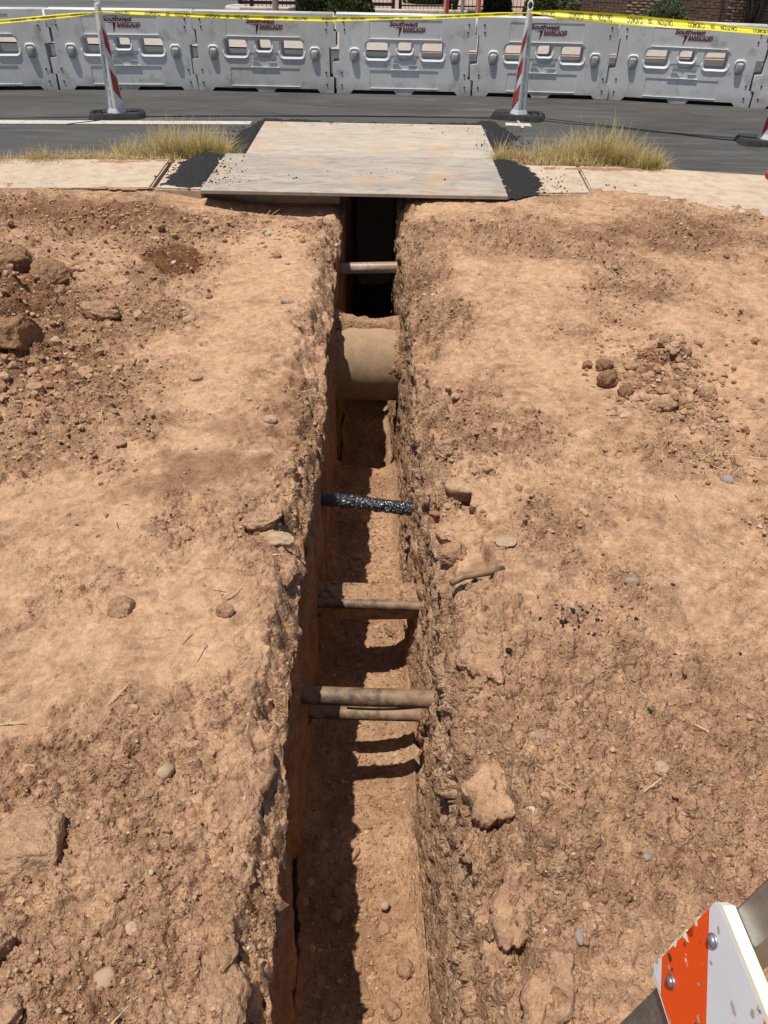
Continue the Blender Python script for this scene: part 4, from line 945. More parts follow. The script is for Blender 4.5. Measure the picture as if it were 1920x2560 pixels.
def fit(vt, x0, x1, y0, y1):
    v, t = vt; v = v.copy(); mn, mx = v.min(0), v.max(0)
    v = (v - mn) / (mx - mn) * np.array([x1 - x0, y1 - y0]) + np.array([x0, y0]); return v, t
def plate_curve(outline, holes, depth, bev):
    """flat plate with holes in the XY plane, returns mesh"""
    cu = bpy.data.curves.new('p', 'CURVE'); cu.dimensions = '2D'; cu.fill_mode = 'BOTH'; cu.extrude = depth; cu.bevel_depth = bev; cu.bevel_resolution = 2; cu.offset = -bev
    for pts in [outline] + holes:
        sp = cu.splines.new('POLY'); sp.points.add(len(pts) - 1); sp.use_cyclic_u = True
        for p, q in zip(sp.points, pts): p.co = (q[0], q[1], 0, 1)
    o = bpy.data.objects.new('p', cu); C.objects.link(o); bpy.context.view_layer.update()
    me = bpy.data.meshes.new_from_object(o.evaluated_get(bpy.context.evaluated_depsgraph_get()))
    bpy.data.objects.remove(o); bpy.data.curves.remove(cu); return me
def rrect(x0, x1, y0, y1, r, n=5):
    P = []
    for cx, cy, a in ((x1 - r, y1 - r, 0), (x0 + r, y1 - r, 90), (x0 + r, y0 + r, 180), (x1 - r, y0 + r, 270)):
        for i in range(n): t = R(a + 90 * i / (n - 1)); P.append((cx + r * math.cos(t), cy + r * math.sin(t)))
    return P
def copy_tree(o, parent=None):
    c = o.copy(); C.objects.link(c); c.parent = parent
    for ch in [x for x in o.children]: copy_tree(ch, c)
    return c

# ------------------------------------------------------------------ interlocking plastic barriers
BH = .885
def taper(z): return 1.10 - .34 * z
def make_barrier():
    root = empty('safety_barrier')
    rt = [(.9, BH), (.9, .70), (.935, .69), (.935, .53), (.845, .52), (.845, .19), (.9, .18), (.9, 0)]
    bot = [(.72, 0), (.68, .045), (.14, .045), (.10, 0), (-.10, 0), (-.14, .045), (-.68, .045), (-.72, 0)]
    lf = [(-.9, 0), (-.9, .18), (-.945, .19), (-.945, .36), (-.86, .37), (-.86, .69), (-.9, .70), (-.9, BH)]
    outline = [(x, z) for x, z in rt + bot + lf]
    wins = [rrect(-.505, -.225, .405, .585, .035), rrect(.225, .505, .405, .585, .035), rrect(-.09, .09, .47, .59, .03)]
    pans = [rrect(-.47, .47, .625, .835, .008, 3), rrect(-.455, .455, .07, .275, .008, 3), rrect(-.185, .185, .285, .445, .006, 3)]
    core = plate_curve(outline, wins, .148, .012); wins2 = [rrect(-.53, -.20, .385, .605, .055), rrect(.20, .53, .385, .605, .055), rrect(-.112, .112, .452, .61, .045)]
    face = plate_curve(outline, wins2 + pans, .001, .0018)
    bm = bmesh.new()
    for me, yo in ((core, 0), (face, -.1625), (face, .1625)):
        b2 = bmesh.new(); b2.from_mesh(me)
        for v in b2.verts: x, y, z = v.co; v.co = (x, -z + yo, y)
        tmp = bpy.data.meshes.new('t'); b2.to_mesh(tmp); b2.free(); bm.from_mesh(tmp); bpy.data.meshes.remove(tmp)
    for v in bm.verts: v.co.y *= taper(v.co.z)
    bmesh.ops.remove_doubles(bm, verts=bm.verts[:], dist=.0002)
    bmesh.ops.recalc_face_normals(bm, faces=bm.faces[:])
    body = obj('body', bm, 'barrier', root)
    def fy(z, proud=.0): return -.168 * taper(z) - proud
    for x in (-.66, .66):
        b = bmesh.new(); bm_box(b, (0, 0, 0), (.092, .070, .13), .026, None, 3)
        obj('knob', smooth_bm(b), 'knob', root, (x, fy(.42) + .004, .425))
        arch = [(x - .058, fy(.42), .42), (x - .058, fy(.48), .48), (x - .050, fy(.505), .502), (x - .035, fy(.51), .512), (x, fy(.512), .514), (x + .035, fy(.51), .512), (x + .050, fy(.505), .502), (x + .058, fy(.48), .48), (x + .058, fy(.42), .42)]
        obj('knob_rim', tube(arch, [.004, .009, .012, .013, .013, .013, .012, .009, .004], 8), 'rim_white', root)  # arch added as the sunlit top outline of the knob
    for x0, x1, z0, r in ((-.53, -.20, .385, .05), (.20, .53, .385, .05), (-.112, .112, .452, .042)):
        pth = [(x0, z0 + r * 1.8), (x0, z0 + r), (x0 + r * .3, z0 + r * .3), (x0 + r, z0), (x1 - r, z0), (x1 - r * .3, z0 + r * .3), (x1, z0 + r), (x1, z0 + r * 1.8)]
        obj('window_sill', tube([(a, fy(b) + .001, b) for a, b in pth], [.003, .005, .008, .010, .010, .008, .005, .003], 8), 'rim_white', root)  # lip added in a brighter colour for the sunlit window foot
    for x0, x1, z0 in ((-.47, .47, .625), (-.455, .455, .07), (-.185, .185, .285)):
        obj('panel_ledge', box(((x0 + x1) / 2, fy(z0) + .001, z0), (x1 - x0, .012, .006), .002), 'rim_white', root)  # strip added to draw the sunlit line along each panel foot
    for x, z in ((-.80, .80), (.82, .80), (-.79, .72), (.81, .715), (-.83, .245), (.80, .24), (-.83, .10), (.81, .10)):
        obj('bolt_hole', cyl((0, .003, 0), (0, -.003, 0), .011, None, 12), 'hole', root, (x, fy(z) - .002, z))
    # stencil logo on the recessed panel
    yb = lambda z: -(.160) * taper(z) - .0025
    pts = []
    pts.append(fit(text_np('Southwest', 1, .15, .95, 1, .03), -.21, .16, .765, .822))
    pts.append(fit(text_np('BARRICADES', 1, .0, .92, 1, .03), -.035, .26, .712, .759))
    def q(p): v = np.array(p, float); return v, np.array([(0, i, i + 1) for i in range(1, len(p) - 1)])
    for i in range(9): pts.append(q([(-.165 + i * .016, .8275), (-.155 + i * .016, .8275), (-.151 + i * .016, .8345), (-.161 + i * .016, .8345)]))
    pts.append(q([(-.165, .750), (-.05, .757), (-.05, .742), (-.075, .742)])); pts.append(q([(-.083, .745), (-.05, .745), (-.062, .71), (-.092, .645)]))
    for i in range(24): pts.append(q([(-.04 + i * .0114, .700), (-.032 + i * .0114, .700), (-.029 + i * .0114, .714), (-.037 + i * .0114, .714)]))
    V, _, T = join_np([(np.stack([v[:, 0], np.array([yb(z) for z in v[:, 1]]), v[:, 1]], 1), None, t) for v, t in pts])
    obj('logo', np_mesh('logo', V, None, T, False), 'logo', root)
    # raised name plate
    pl = []
    for vt in (fit(text_np('SafetyWall', 1, .2, 1, 1, .008), -.15, .15, .372, .425), fit(text_np('PSS', 1, .3, 1, 1, .01), .06, .14, .300, .330)): pl.append(vt)
    for i in range(5): pl.append(q([(-.155, .300 + i * .012), (-.03 - i * .012, .300 + i * .012), (-.03 - i * .012, .304 + i * .012), (-.155, .304 + i * .012)]))
    pl.append(q([(.045, .296), (.15, .296), (.15, .2985), (.046, .2985)])); pl.append(q([(.052, .334), (.16, .334), (.16, .3385), (.052, .3385)]))
    V, _, T = join_np([(np.stack([v[:, 0], np.array([yb(z) for z in v[:, 1]]) - .004, v[:, 1]], 1), None, t) for v, t in pl])
    me = np_mesh('raised_lettering', V, None, T, False)
    b = bmesh.new(); b.from_mesh(me); r_ = bmesh.ops.extrude_face_region(b, geom=b.faces[:]); bmesh.ops.translate(b, vec=(0, .0065, 0), verts=[x for x in r_['geom'] if isinstance(x, bmesh.types.BMVert)])
    bmesh.ops.recalc_face_normals(b, faces=b.faces[:])
    obj('raised_lettering', b, 'emboss', root)
    return root
def smooth_bm(b):
    for f in b.faces: f.smooth = True
    return b
nodes = [(-6.21, 10.9), (-4.42, 11.17), (-2.60, 11.34), (-.765, 11.33), (1.05, 11.35), (2.87, 11.28), (4.66, 10.93), (6.4, 10.42)]
blab = ['leftmost grimy white barrier, cut off by the picture edge', 'white barrier with a worn, partly peeled logo, behind the left striped post', 'white barrier behind the left part of the steel plates, third from the left',
        'white barrier straight behind the trench, fourth from the left', 'white barrier behind the middle striped post', 'white barrier on the right under the wide stretch of yellow tape', 'rightmost white barrier, mostly outside the picture']
proto = make_barrier()
for i in range(7):
    o = proto if i == 0 else copy_tree(proto)
    a, b = Vector(nodes[i]), Vector(nodes[i + 1]); d = b - a; m_ = (a + b) / 2
    o.location = (m_.x, m_.y + .19 + (.0, .012, -.010, .008, -.012, .01, 0)[i], 0); o.rotation_euler = (R((0, .5, -.4, .3, -.5, .6, 0)[i]), R((0, .12, -.10, .10, -.14, .1, 0)[i]), math.atan2(d.y, d.x) + R((0, .4, -.3, .5, -.4, .2, 0)[i])); o.scale = (d.length / 1.83, 1, 1)
    tag(o, blab[i], 'barrier', 'interlocking white road barriers')

# ------------------------------------------------------------------ striped channelizer posts
def make_post(name, loc, rotz, stripe_side, label, top_loop=False, h=1.04):
    root = empty(name, loc, rotz)
    tag(root, label, 'channelizer', 'striped channelizer posts')
    # rubber base
    out = [(-.31, -.12), (-.25, -.20), (.25, -.20), (.31, -.12), (.31, .14), (.25, .20), (-.25, .20), (-.31, .14)]
    bm = bmesh.new(); lo = [bm.verts.new((x * 1.02, y * 1.02, 0)) for x, y in out]; hi = [bm.verts.new((x * .95, y * .93, .055)) for x, y in out]
    tf = bm.faces.new(hi); bm.faces.new(lo[::-1])
    for i in range(8): bm.faces.new((lo[i], lo[(i + 1) % 8], hi[(i + 1) % 8], hi[i]))
    bmesh.ops.bevel(bm, geom=list(tf.edges), offset=.012, segments=2, affect='EDGES')
    r = bmesh.ops.inset_region(bm, faces=[tf] if tf.is_valid else [max(bm.faces, key=lambda f: f.calc_center_median().z)], thickness=.035, depth=-.008)
    bmesh.ops.recalc_face_normals(bm, faces=bm.faces[:])
    bs = obj('base', bm, 'rubber', root)
    hb = bmesh.new()
    for sx in (-1, 1): bm_cyl(hb, (sx * .04, 0, 0), (sx * .04, 0, .03), .008, None, 8)
    bm_cyl(hb, (-.045, 0, .03), (.045, 0, .03), .009, None, 8)
    obj('handle', hb, 'rubber', bs, (-.20 * stripe_side, -.06, .05))
    # post: tapered folded panel, ridge towards the road user
    def sec(z):
        f = z / h; w = .19 - .125 * f; dp = .075 - .035 * f
        return [(-w / 2, .012), (-w * .47, -.012), (-w * .10 * 0 - .0, -dp), (w * .47, -.012), (w / 2, .012), (w * .25, .03), (-w * .25, .03)]
    zs = [0, .02, .05] + [h * k / 20 for k in range(1, 20)] + [h]
    V = []; ns = 7
    for z in zs:
        fl = 1 + .18 * max(0, 1 - z / .05); V += [(x * fl, y * fl, z + .045) for x, y in sec(z)]
    q = [(i * ns + j, i * ns + (j + 1) % ns, (i + 1) * ns + (j + 1) % ns, (i + 1) * ns + j) for i in range(len(zs) - 1) for j in range(ns)]
    bm = bmesh.new(); vs = [bm.verts.new(v) for v in V]
    for f in q: bm.faces.new([vs[k] for k in f])
    bm.faces.new(vs[-ns:]); bm.faces.new(vs[:ns][::-1]); bmesh.ops.recalc_face_normals(bm, faces=bm.faces[:])
    es = [e for e in bm.edges if abs(e.verts[0].co.z - e.verts[1].co.z) > .001]
    bmesh.ops.bevel(bm, geom=es, offset=.006, segments=2, affect='EDGES')
    obj('post_panel', bm, 'panel_white', root)
    def face_pt(side, u, z, proud=.0025):          # u 0 at ridge, 1 at edge
        f = z / h; w = .19 - .125 * f; dp = .075 - .035 * f
        a = Vector((0, -dp)); b = Vector((side * w * .47, -.012)); p = a.lerp(b, u); n = Vector((-(b - a).y, (b - a).x)).normalized()
        if n.y > 0: n = -n
        return (p.x + n.x * proud, p.y + n.y * proud, z + .045)
    def strip(z0, z1, dz, side):
        V, Q = [], []; N = 10
        for i in range(N + 1):
            for j in range(5):
                u = .10 + .84 * j / 4; zz = z0 + (z1 - z0) * i / N - dz * (j / 4)
                V.append(face_pt(side, u, zz))
        for i in range(N):
            for j in range(4): Q.append((i * 5 + j, i * 5 + j + 1, (i + 1) * 5 + j + 1, (i + 1) * 5 + j))
        me = np_mesh('stripe', np.array(V), np.array(Q), None, False); return me
    for z0, z1 in ((.86, .72), (.60, .44), (.33, .16)) if stripe_side < 0 else ((.86, .66), (.46, .24)):
        obj('stripe', strip(z0, z1, .12, stripe_side), 'panel_red', root)
    # stacked lettering on the other flank
    v, t = text_np('\n'.join('SOUTHWEST BARRICADES 520-690-2222'), 1, 0, 1, .86)
    v = v.copy(); mn, mx = v.min(0), v.max(0); v = (v - (mn + mx) / 2) / (mx - mn)
    V = []
    for x, y in v:
        z = .43 + y * .74; V.append(face_pt(-stripe_side, .46 - (x * .5 if stripe_side > 0 else -x * .5), z, .003))
    obj('lettering', np_mesh('lettering', np.array(V), None, t, False), 'black_text', root)
    # loop on top for the tape
    if not top_loop:
        tb = bmesh.new(); bm_box(tb, (0, 0, 0), (.050, .014, .055), .006, Matrix.Rotation(R(-35), 3, 'Y')); obj('top_tab', tb, 'rim_white', root, (.008, -.006, h + .066)); return root
    lp = [(math.cos(a) * .028, .0, math.sin(a) * .045 + h + .075) for a in np.linspace(R(-70), R(250), 24)]
    obj('top_loop', tube(lp, .009, 8), 'panel_white', root)
    return root
make_post('channelizer_post', (-3.17, 9.60, 0), R(16), 1, 'white and red striped post on the left, standing at the painted road line')
make_post('channelizer_post', (1.50, 10.0, 0), R(-14), -1, 'white and red striped post in the middle, in front of the barriers behind the plates', True)
make_post('channelizer_post', (4.06, 8.93, 0), R(-8), -1, 'striped post at the right picture edge, only its black base and foot showing')

# ------------------------------------------------------------------ caution tape
def make_tape():
    root = empty('caution_tape', (-3.12, 9.58, 0))
    tag(root, 'yellow caution tape strung between the striped posts in front of the barriers', 'caution tape')
    spans = [([(-7.6, 8.9, .98), (-5.6, 9.15, .93), (-4.162, 9.38, .925), (-3.10, 9.55, 1.015)], .075, 21), ([(-3.10, 9.54, 1.02), (-2.0, 9.66, .990), (-.77, 9.78, .972), (.4, 9.87, 1.000), (1.48, 9.94, 1.055)], .062, 22), ([(1.50, 9.94, 1.06), (2.2, 9.60, 1.055), (2.66, 9.38, 1.047), (3.2, 9.1, 1.04), (3.72, 8.87, 1.025), (4.06, 8.82, 1.04)], .105, 23)]
    for pts, wd, seed in spans:
        P = np.array(pts); L0 = np.concatenate([[0], np.cumsum(np.linalg.norm(np.diff(P, axis=0), axis=1))])
        def at(s, w, L0=L0, P=P, wd=wd, seed=seed):
            p = np.array([np.interp(s, L0, P[:, k]) for k in range(3)]).T
            tw = .75 + .35 * np.sin(s * 1.3 + seed) + .25 * perlin(s * 1.1, 0 * s + seed)          # twist
            narrow = 1 - .25 * np.abs(np.sin(s * .9 + seed * 2))
            e = np.minimum(s, L0[-1] - s); narrow = narrow * (.35 + .65 * sstep(0, .35, e))
            fold = .012 * np.sin(w * math.pi * 2 + s * .7)
            y = p[:, 1] + np.sin(tw) * w * wd * narrow + fold; z = p[:, 2] + np.cos(tw) * w * wd * narrow
            return np.stack([p[:, 0], y, z], 1)
        n = 160; nw = 7; s = np.linspace(0, L0[-1], n); ww = np.linspace(-.5, .5, nw)
        V = np.stack([at(s, np.full(n, w)) for w in ww], 1).reshape(-1, 3) - np.array(root.location)
        sp = obj('tape_span', np_mesh('tape_span', V, grid_faces(n, nw)), 'tape', root)
        parts = []; x = .12; k = 0
        while x < L0[-1] - .3:
            body, ln = (('CAUTION', .155), ('CUIDADO', .165))[k % 2]
            v, t = fit(text_np(body, 1, 0, 1, 1, .012), -.5, .5, -.5, .5)
            sv = x + ln / 2 - v[:, 0] * ln; wv = -v[:, 1] * .62                      # the print hangs upside down
            p = at(sv, wv) - np.array(root.location); p[:, 1] -= .0035
            parts.append((p, None, t)); x += ln + .155; k += 1
            if k % 2 == 0:
                for i in range(4):
                    qv = np.array([(-.02, -.25 + i * .14), (.02, -.21 + i * .14), (.02, -.15 + i * .14), (-.02, -.19 + i * .14)]); p = at(x - .078 + qv[:, 0], qv[:, 1]) - np.array(root.location); p[:, 1] -= .0035
                    parts.append((p, None, np.array([(0, 1, 2), (0, 2, 3)])))
        V, _, T = join_np(parts); obj('tape_print', np_mesh('tape_print', V, None, T, False), 'black_text', sp)['kind'] = 'stuff'
make_tape()

# ------------------------------------------------------------------ orange sandbag at the right edge
def sandbag():
    root = empty('sandbag', (3.42, 6.86, .15)); tag(root, 'orange sandbag at the right picture edge, lying on the sidewalk', 'sandbag')
    v, t = ICO[4]; v = v.copy(); f = 1 + .08 * fbm(v[:, 0] * 2, v[:, 1] * 2, v[:, 2] * 2, 4, .5, 5)
    v = v * f[:, None] * np.array([.26, .19, .10]); v[:, 2] = np.maximum(v[:, 2], -.072)
    neck = sstep(-.17, -.30, v[:, 0]); v[:, 1:] *= (1 - .7 * neck)[:, None]
    obj('bag', np_mesh('bag', v + np.array([.10, 0, .072]), None, t), 'bag', root)
    b = bmesh.new(); bm_cyl(b, (-.12, 0, .04), (-.20, -.02, .03), .03, .055, 10)
    obj('tied_neck', smooth_bm(b), 'bag_tie', root)
    rim = [(-.14 + .46 * i / 19, -.19 + .03 * math.sin(i * .8) + .10 * abs(i / 9.5 - 1) ** 3, .02) for i in range(20)]
    obj('hem', tube(rim, .018, 8, .2, 4), 'bag_tie', root)
sandbag()

# ------------------------------------------------------------------ striped barricade beside the camera
def barricade():
    T = Vector((.417, .420, .955)); ax = Vector((.08, -1, 0)).normalized(); v = Vector((-.17, -.02, -.985)); v = (v - ax * v.dot(ax)).normalized(); nrm = ax.cross(v)
    if nrm.x > 0: nrm = -nrm
    root = empty('barricade', (T.x, T.y - .3, .10)); tag(root, 'orange and white striped barricade on steel legs, lower right corner', 'barricade')
    o_ = Vector(root.location)
    L, Wb, th = .62, .2, .016
    def pt(a, b, c): return T + ax * a + v * b + nrm * c - o_
    # board: plastic core with clipped corners and a worn end
    rs = random.Random(5)
    end = [(0.0 + (.004 * rs.random()) , b) for b in np.linspace(.012, Wb - .012, 26)]
    out = [(.012, 0)] + [(a + (.010 if i in (9, 10) else 0), b) for i, (a, b) in enumerate(end)] + [(.012, Wb)] + [(L - .01, Wb), (L, Wb - .01), (L, .01), (L - .01, 0)]
    def slab_mesh(pts, c0, c1):
        bm = bmesh.new(); A = [bm.verts.new(pt(a, b, c1)) for a, b in pts]; B = [bm.verts.new(pt(a, b, c0)) for a, b in pts]
        bm.faces.new(A); bm.faces.new(B[::-1]); n = len(pts)
        for i in range(n): bm.faces.new((A[i], A[(i + 1) % n], B[(i + 1) % n], B[i]))
        bmesh.ops.recalc_face_normals(bm, faces=bm.faces[:]); bmesh.ops.triangulate(bm, faces=[f for f in bm.faces if len(f.verts) > 4]); return bm
    bd = obj('board', slab_mesh(out, 0, th), 'cream', root)
    # sheeting stripes: bands running at 45 degrees
    def clip(poly, a, b, c, keep):
        r = []
        for i in range(len(poly)):
            p, q = poly[i], poly[(i + 1) % len(poly)]; dp = a * p[0] + b * p[1] - c; dq = a * q[0] + b * q[1] - c
            if keep * dp >= 0: r.append(p)
            if dp * dq < 0: t = dp / (dp - dq); r.append((p[0] + t * (q[0] - p[0]), p[1] + t * (q[1] - p[1])))
        return r
    inner = [(max(a, .004) if a < .3 else a - .004, min(max(b, .006), Wb - .006)) for a, b in out]
    edges = [-.40, -.158, -.020, .118, .256, .394, .532, .80]
    for k in range(7):
        poly = clip(clip(inner, 1, -1, edges[k], 1), 1, -1, edges[k + 1], -1)
        if len(poly) > 2:
            bm = bmesh.new(); bm.faces.new([bm.verts.new(pt(a, b, th + .0015)) for a, b in poly]); bmesh.ops.triangulate(bm, faces=bm.faces[:])
            obj('stripe', bm, 'orange' if k % 2 == 1 else 'white_sheet', bd)
    for b in (.040, .158):
        bm = bmesh.new(); bm_cyl(bm, pt(.034, b, th), pt(.034, b, th + .004), .0085, .0085, 18); bm_cyl(bm, pt(.034, b, th + .004), pt(.034, b, th + .008), .0085, .004, 18)
        obj('bolt', smooth_bm(bm), 'bolt', bd)
    for k, (a, b, r_, mt) in enumerate(((.008, .092, .009, 'cream'), (.006, .06, .005, 'cream'), (.012, .142, .0075, 'scuff_black'), (.020, .152, .0065, 'scuff_tan'), (.024, .146, .004, 'scuff_black'), (.035, .158, .005, 'scuff_tan'), (.004, .118, .006, 'cream'), (.003, .175, .006, 'scuff_tan'),
                                        (.030, .022, .005, 'scuff_tan'), (.058, .10, .0055, 'scuff_tan'), (.085, .125, .006, 'scuff_tan'), (.088, .135, .003, 'scuff_black'), (.10, .05, .006, 'scuff_tan'), (.05, .06, .003, 'scuff_tan'), (.014, .10, .003, 'scuff_black'), (.115, .02, .007, 'scuff_tan'))):
        rk = random.Random(k + 40); el = rk.uniform(1.0, 2.4); an = rk.uniform(0, 3.1); bm = bmesh.new(); vs = []
        for i in range(11):
            q_ = rk.uniform(.55, 1.15) * r_ * .55; t_ = i * 6.283 / 11; x_, y_ = q_ * el * math.cos(t_), q_ * math.sin(t_)
            aa, bb = a + x_ * math.cos(an) - y_ * math.sin(an), b + x_ * math.sin(an) + y_ * math.cos(an); vs.append(bm.verts.new(pt(max(.001, aa), min(max(bb, .007), Wb - .007), th + .0024)))
        bm.faces.new(vs); bmesh.ops.triangulate(bm, faces=bm.faces[:]); obj('scuff', bm, mt, bd)
    # square steel legs behind the board, running up and down along its slope
    def bar(a, b0, b1, c, w, name, tilt=0.0):
        p0 = pt(a, b0, c); p1 = pt(a + tilt, b1, c); d = (p1 - p0); bm = bmesh.new()
        vs = bm_box(bm, (0, 0, 0), (w, w, d.length), .004)
        zq = d.normalized(); xq = nrm - zq * nrm.dot(zq); xq.normalize(); yq = zq.cross(xq)
        m = Matrix((xq, yq, zq)).transposed().to_4x4(); m.translation = (p0 + p1) / 2
        bmesh.ops.transform(bm, matrix=m, verts=bm.verts[:]); obj(name, bm, 'galv', root)
    bar(.036, -.42, .84, -.024, .046, 'leg', .0); bar(.56, -.42, .84, -.024, .046, 'leg', 0.0)
    # lower plain rail and rear legs
    bm = slab_mesh([(0, .52), (L, .52), (L, .66), (0, .66)], 0, th); obj('lower_rail', bm, 'cream', root)
    for a in (.062, .56):
        p0 = pt(a, -.40, -.06); p1 = Vector((p0.x + .22, p0.y, 0.02)); bm = bmesh.new(); bm_cyl(bm, p0, p1, .019, .019, 4); obj('rear_leg', bm, 'galv', root)
barricade()

# ------------------------------------------------------------------ far background
def shrub(name, loc, rx, ry, rz, mats, label, n, seed, leaf=.035, group='clipped shrubs along the far side'):
    rs = np.random.RandomState(seed); root = empty(name, loc); tag(root, label, 'shrub', group)
    d = rs.normal(size=(n, 3)); d /= np.linalg.norm(d, axis=1)[:, None]; d[:, 2] = np.abs(d[:, 2]) * 1.0 - .15
    rad = (1 - .35 * rs.rand(n) ** 2.5) * (1 + .10 * fbm(d[:, 0] * 2.5, d[:, 1] * 2.5, d[:, 2] * 2.5, 3, .5, seed))
    p = d * rad[:, None] * np.array([rx, ry, rz]); p[:, 2] = np.maximum(p[:, 2] + .12, .03)
    a = rs.normal(size=(n, 3)); a /= np.linalg.norm(a, axis=1)[:, None]; b = np.cross(a, rs.normal(size=(n, 3))); b /= np.linalg.norm(b, axis=1)[:, None]
    s = leaf * (.6 + .8 * rs.rand(n))[:, None]
    V = np.stack([p - a * s, p + b * s * .5, p + a * s, p - b * s * .5], 1).reshape(-1, 3); Q = np.arange(n * 4).reshape(-1, 4)
    me = np_mesh('foliage', V, Q, None, False); set_attr(me, 'tone', np.repeat(np.clip(.5 + .5 * fbm(p[:, 0] * 4, p[:, 1] * 4, p[:, 2] * 4, 3, .5, seed + 2) + .15 * rs.normal(size=n), 0, 1), 4))
    obj('foliage', me, mats, root)
    v, t = ICO[3]; vv = v * np.array([rx, ry, rz]) * .8; vv[:, 2] = np.maximum(vv[:, 2] + .1, .02)
    me = np_mesh('inner_twigs', vv, None, t); obj('inner_twigs', me, 'leaf_dark', root).data.attributes.new('tone', 'FLOAT', 'POINT')
    for k in range(4):
        th = k * 1.57 + .4; obj('stem', cyl((.05 * math.cos(th), .05 * math.sin(th), 0), (rx * .4 * math.cos(th), ry * .4 * math.sin(th), rz * .6), .025, .012, 7), 'bark', root)
shrub('shrub', (-1.92, 21.9, 0), .48, .45, .85, 'leaf_dark', 'dark upright shrub behind the iron fence, left of the olive one', 5000, 1)
shrub('shrub', (-1.10, 21.75, 0), .60, .55, .80, 'leaf_olive', 'olive green barrel-shaped shrub beside the dark one', 6500, 2)
shrub('shrub', (3.60, 21.95, 0), .46, .45, .75, 'leaf_olive', 'olive shrub behind the middle striped post', 5000, 3)
shrub('shrub', (4.10, 21.85, 0), .38, .38, .62, 'leaf_grey', 'grey-green shrub touching the olive one, in front of the block wall', 4500, 4)
shrub('shrub', (6.36, 21.10, 0), .52, .42, .40, 'leaf_grey', 'low rounded grey-green shrub in front of the block wall', 5500, 5)
shrub('shrub', (2.62, 23.1, 0), .36, .35, .9, 'leaf_dark', 'dark hedge bush behind the iron fence, right of the red post', 4500, 6)
shrub('shrub', (.95, 25.2, 0), .7, .5, .8, 'leaf_dark', 'dark shrub farther back behind the fence, left of the red post', 3500, 7)

def tree(name, loc, label, trunks, seed, crown=(1.6, 1.5, 1.2), cz=3.6, n=7000, leaf=.05):
    rs = np.random.RandomState(seed); root = empty(name, loc); tag(root, label, 'tree', 'trees on the far side')
    for th, lean, r in trunks:
        pts = [(0.06 * math.cos(th), .06 * math.sin(th), 0)]; x, y = pts[0][:2]
        for k in range(1, 9):
            z = k * .36; x = pts[0][0] + math.cos(th) * lean * (k / 8) ** 1.2 + .05 * rs.normal(); y = pts[0][1] + math.sin(th) * lean * .5 * (k / 8) ** 1.2 + .05 * rs.normal(); pts.append((x, y, z))
        obj('trunk', tube(pts, np.linspace(r, r * .4, 9), 10, .06, seed), 'bark', root)
        for m_ in range(2):
            p = np.array(pts[5 + m_]); q = p + np.array([rs.normal() * .6, rs.normal() * .6, .8]); obj('limb', tube([p, (p + q) / 2 + .06 * rs.normal(size=3), q], [r * .45, r * .3, r * .15], 7), 'bark', root)
    cl = rs.normal(size=(46, 3)); cl /= np.linalg.norm(cl, axis=1)[:, None]; cl *= (rs.rand(46, 1) ** .5)
    k = rs.randint(46, size=n); p = (cl[k] * .85 + rs.normal(size=(n, 3)) * .13) * np.array(crown) + np.array([0, 0, cz])
    a = rs.normal(size=(n, 3)); a /= np.linalg.norm(a, axis=1)[:, None]; b = np.cross(a, rs.normal(size=(n, 3))); b /= np.linalg.norm(b, axis=1)[:, None]; s = leaf * (.6 + .8 * rs.rand(n))[:, None]
    V = np.stack([p - a * s, p + b * s * .45, p + a * s, p - b * s * .45], 1).reshape(-1, 3)
    me = np_mesh('crown', V, np.arange(n * 4).reshape(-1, 4), None, False); set_attr(me, 'tone', np.repeat(rs.rand(n), 4)); obj('crown', me, 'leaf_olive', root)
tree('tree', (8.10, 20.45, 0), 'tree with many slender grey trunks in front of the block wall', [(2.7, .55, .060), (2.2, .38, .045), (1.5, .25, .04), (.5, .75, .055), (.15, .95, .06), (-.6, .65, .045), (3.4, .3, .04)], 4)
tree('tree', (1.42, 22.5, 0), 'dark forked tree between the red post and the white pole', [(3.0, .5, .07), (.3, .5, .07)], 8, (1.2, 1.2, .9), 3.6, 4000)

def fence(name, x0, x1, y0, y1, label, step, rail_z, posts, h=1.5, pw=.012):
    root = empty(name, ((x0 + x1) / 2, (y0 + y1) / 2, 0), math.atan2(y1 - y0, x1 - x0)); tag(root, label, 'fence', 'black iron fence sections')
    L = math.hypot(x1 - x0, y1 - y0)
    for z, t in rail_z: obj('rail', box((0, 0, z), (L, .035, t), .003), 'iron', root)
    pm = None; x = -L / 2 + step / 2
    while x < L / 2:
        if pm is None: o = obj('picket', box((0, 0, h / 2 + .05), (pw, pw, h), 0), 'iron', root); pm = o.data
        else: o = obj('picket', pm, None, root)
        o.location = (x, -.004, 0); x += step
    for p in posts: obj('post', box((0, 0, h / 2 + .03), (.075, .075, h + .06), .005), 'iron', root, (p * L / 2, .004, 0))
    return root
fence('iron_gate', -3.83, -.03, 22.35, 22.6, 'black iron gate section left of the olive shrub', .10, [(.16, .07), (1.4, .06)], [-1, -.845, 1], 1.5, .014)
fence('iron_fence', .12, 4.3, 22.75, 23.1, 'black iron fence of thin pickets right of the gate', .095, [(.13, .03), (1.4, .04)], [-.99], 1.5, .011)
obj('kerb', box((0, 0, 0), (5.6, .14, .16), .03), 'kerb', None, (-1.0, 22.0, .03), (0, 0, R(2.5)))['kind'] = 'structure'
ck = [(-3.72 + .35 * math.cos(a), 22.0 + .35 * math.sin(a), .05) for a in np.linspace(R(90), R(275), 14)]
obj('kerb', tube(ck, .075, 8), 'kerb')['kind'] = 'structure'
pl = obj('lamp_pole', cyl((0, 0, 0), (0, 0, 4.2), .075, .06, 20), 'pole', None, (-2.86, 21.65, 0)); tag(pl, 'plain grey metal pole in front of the iron gate', 'pole')
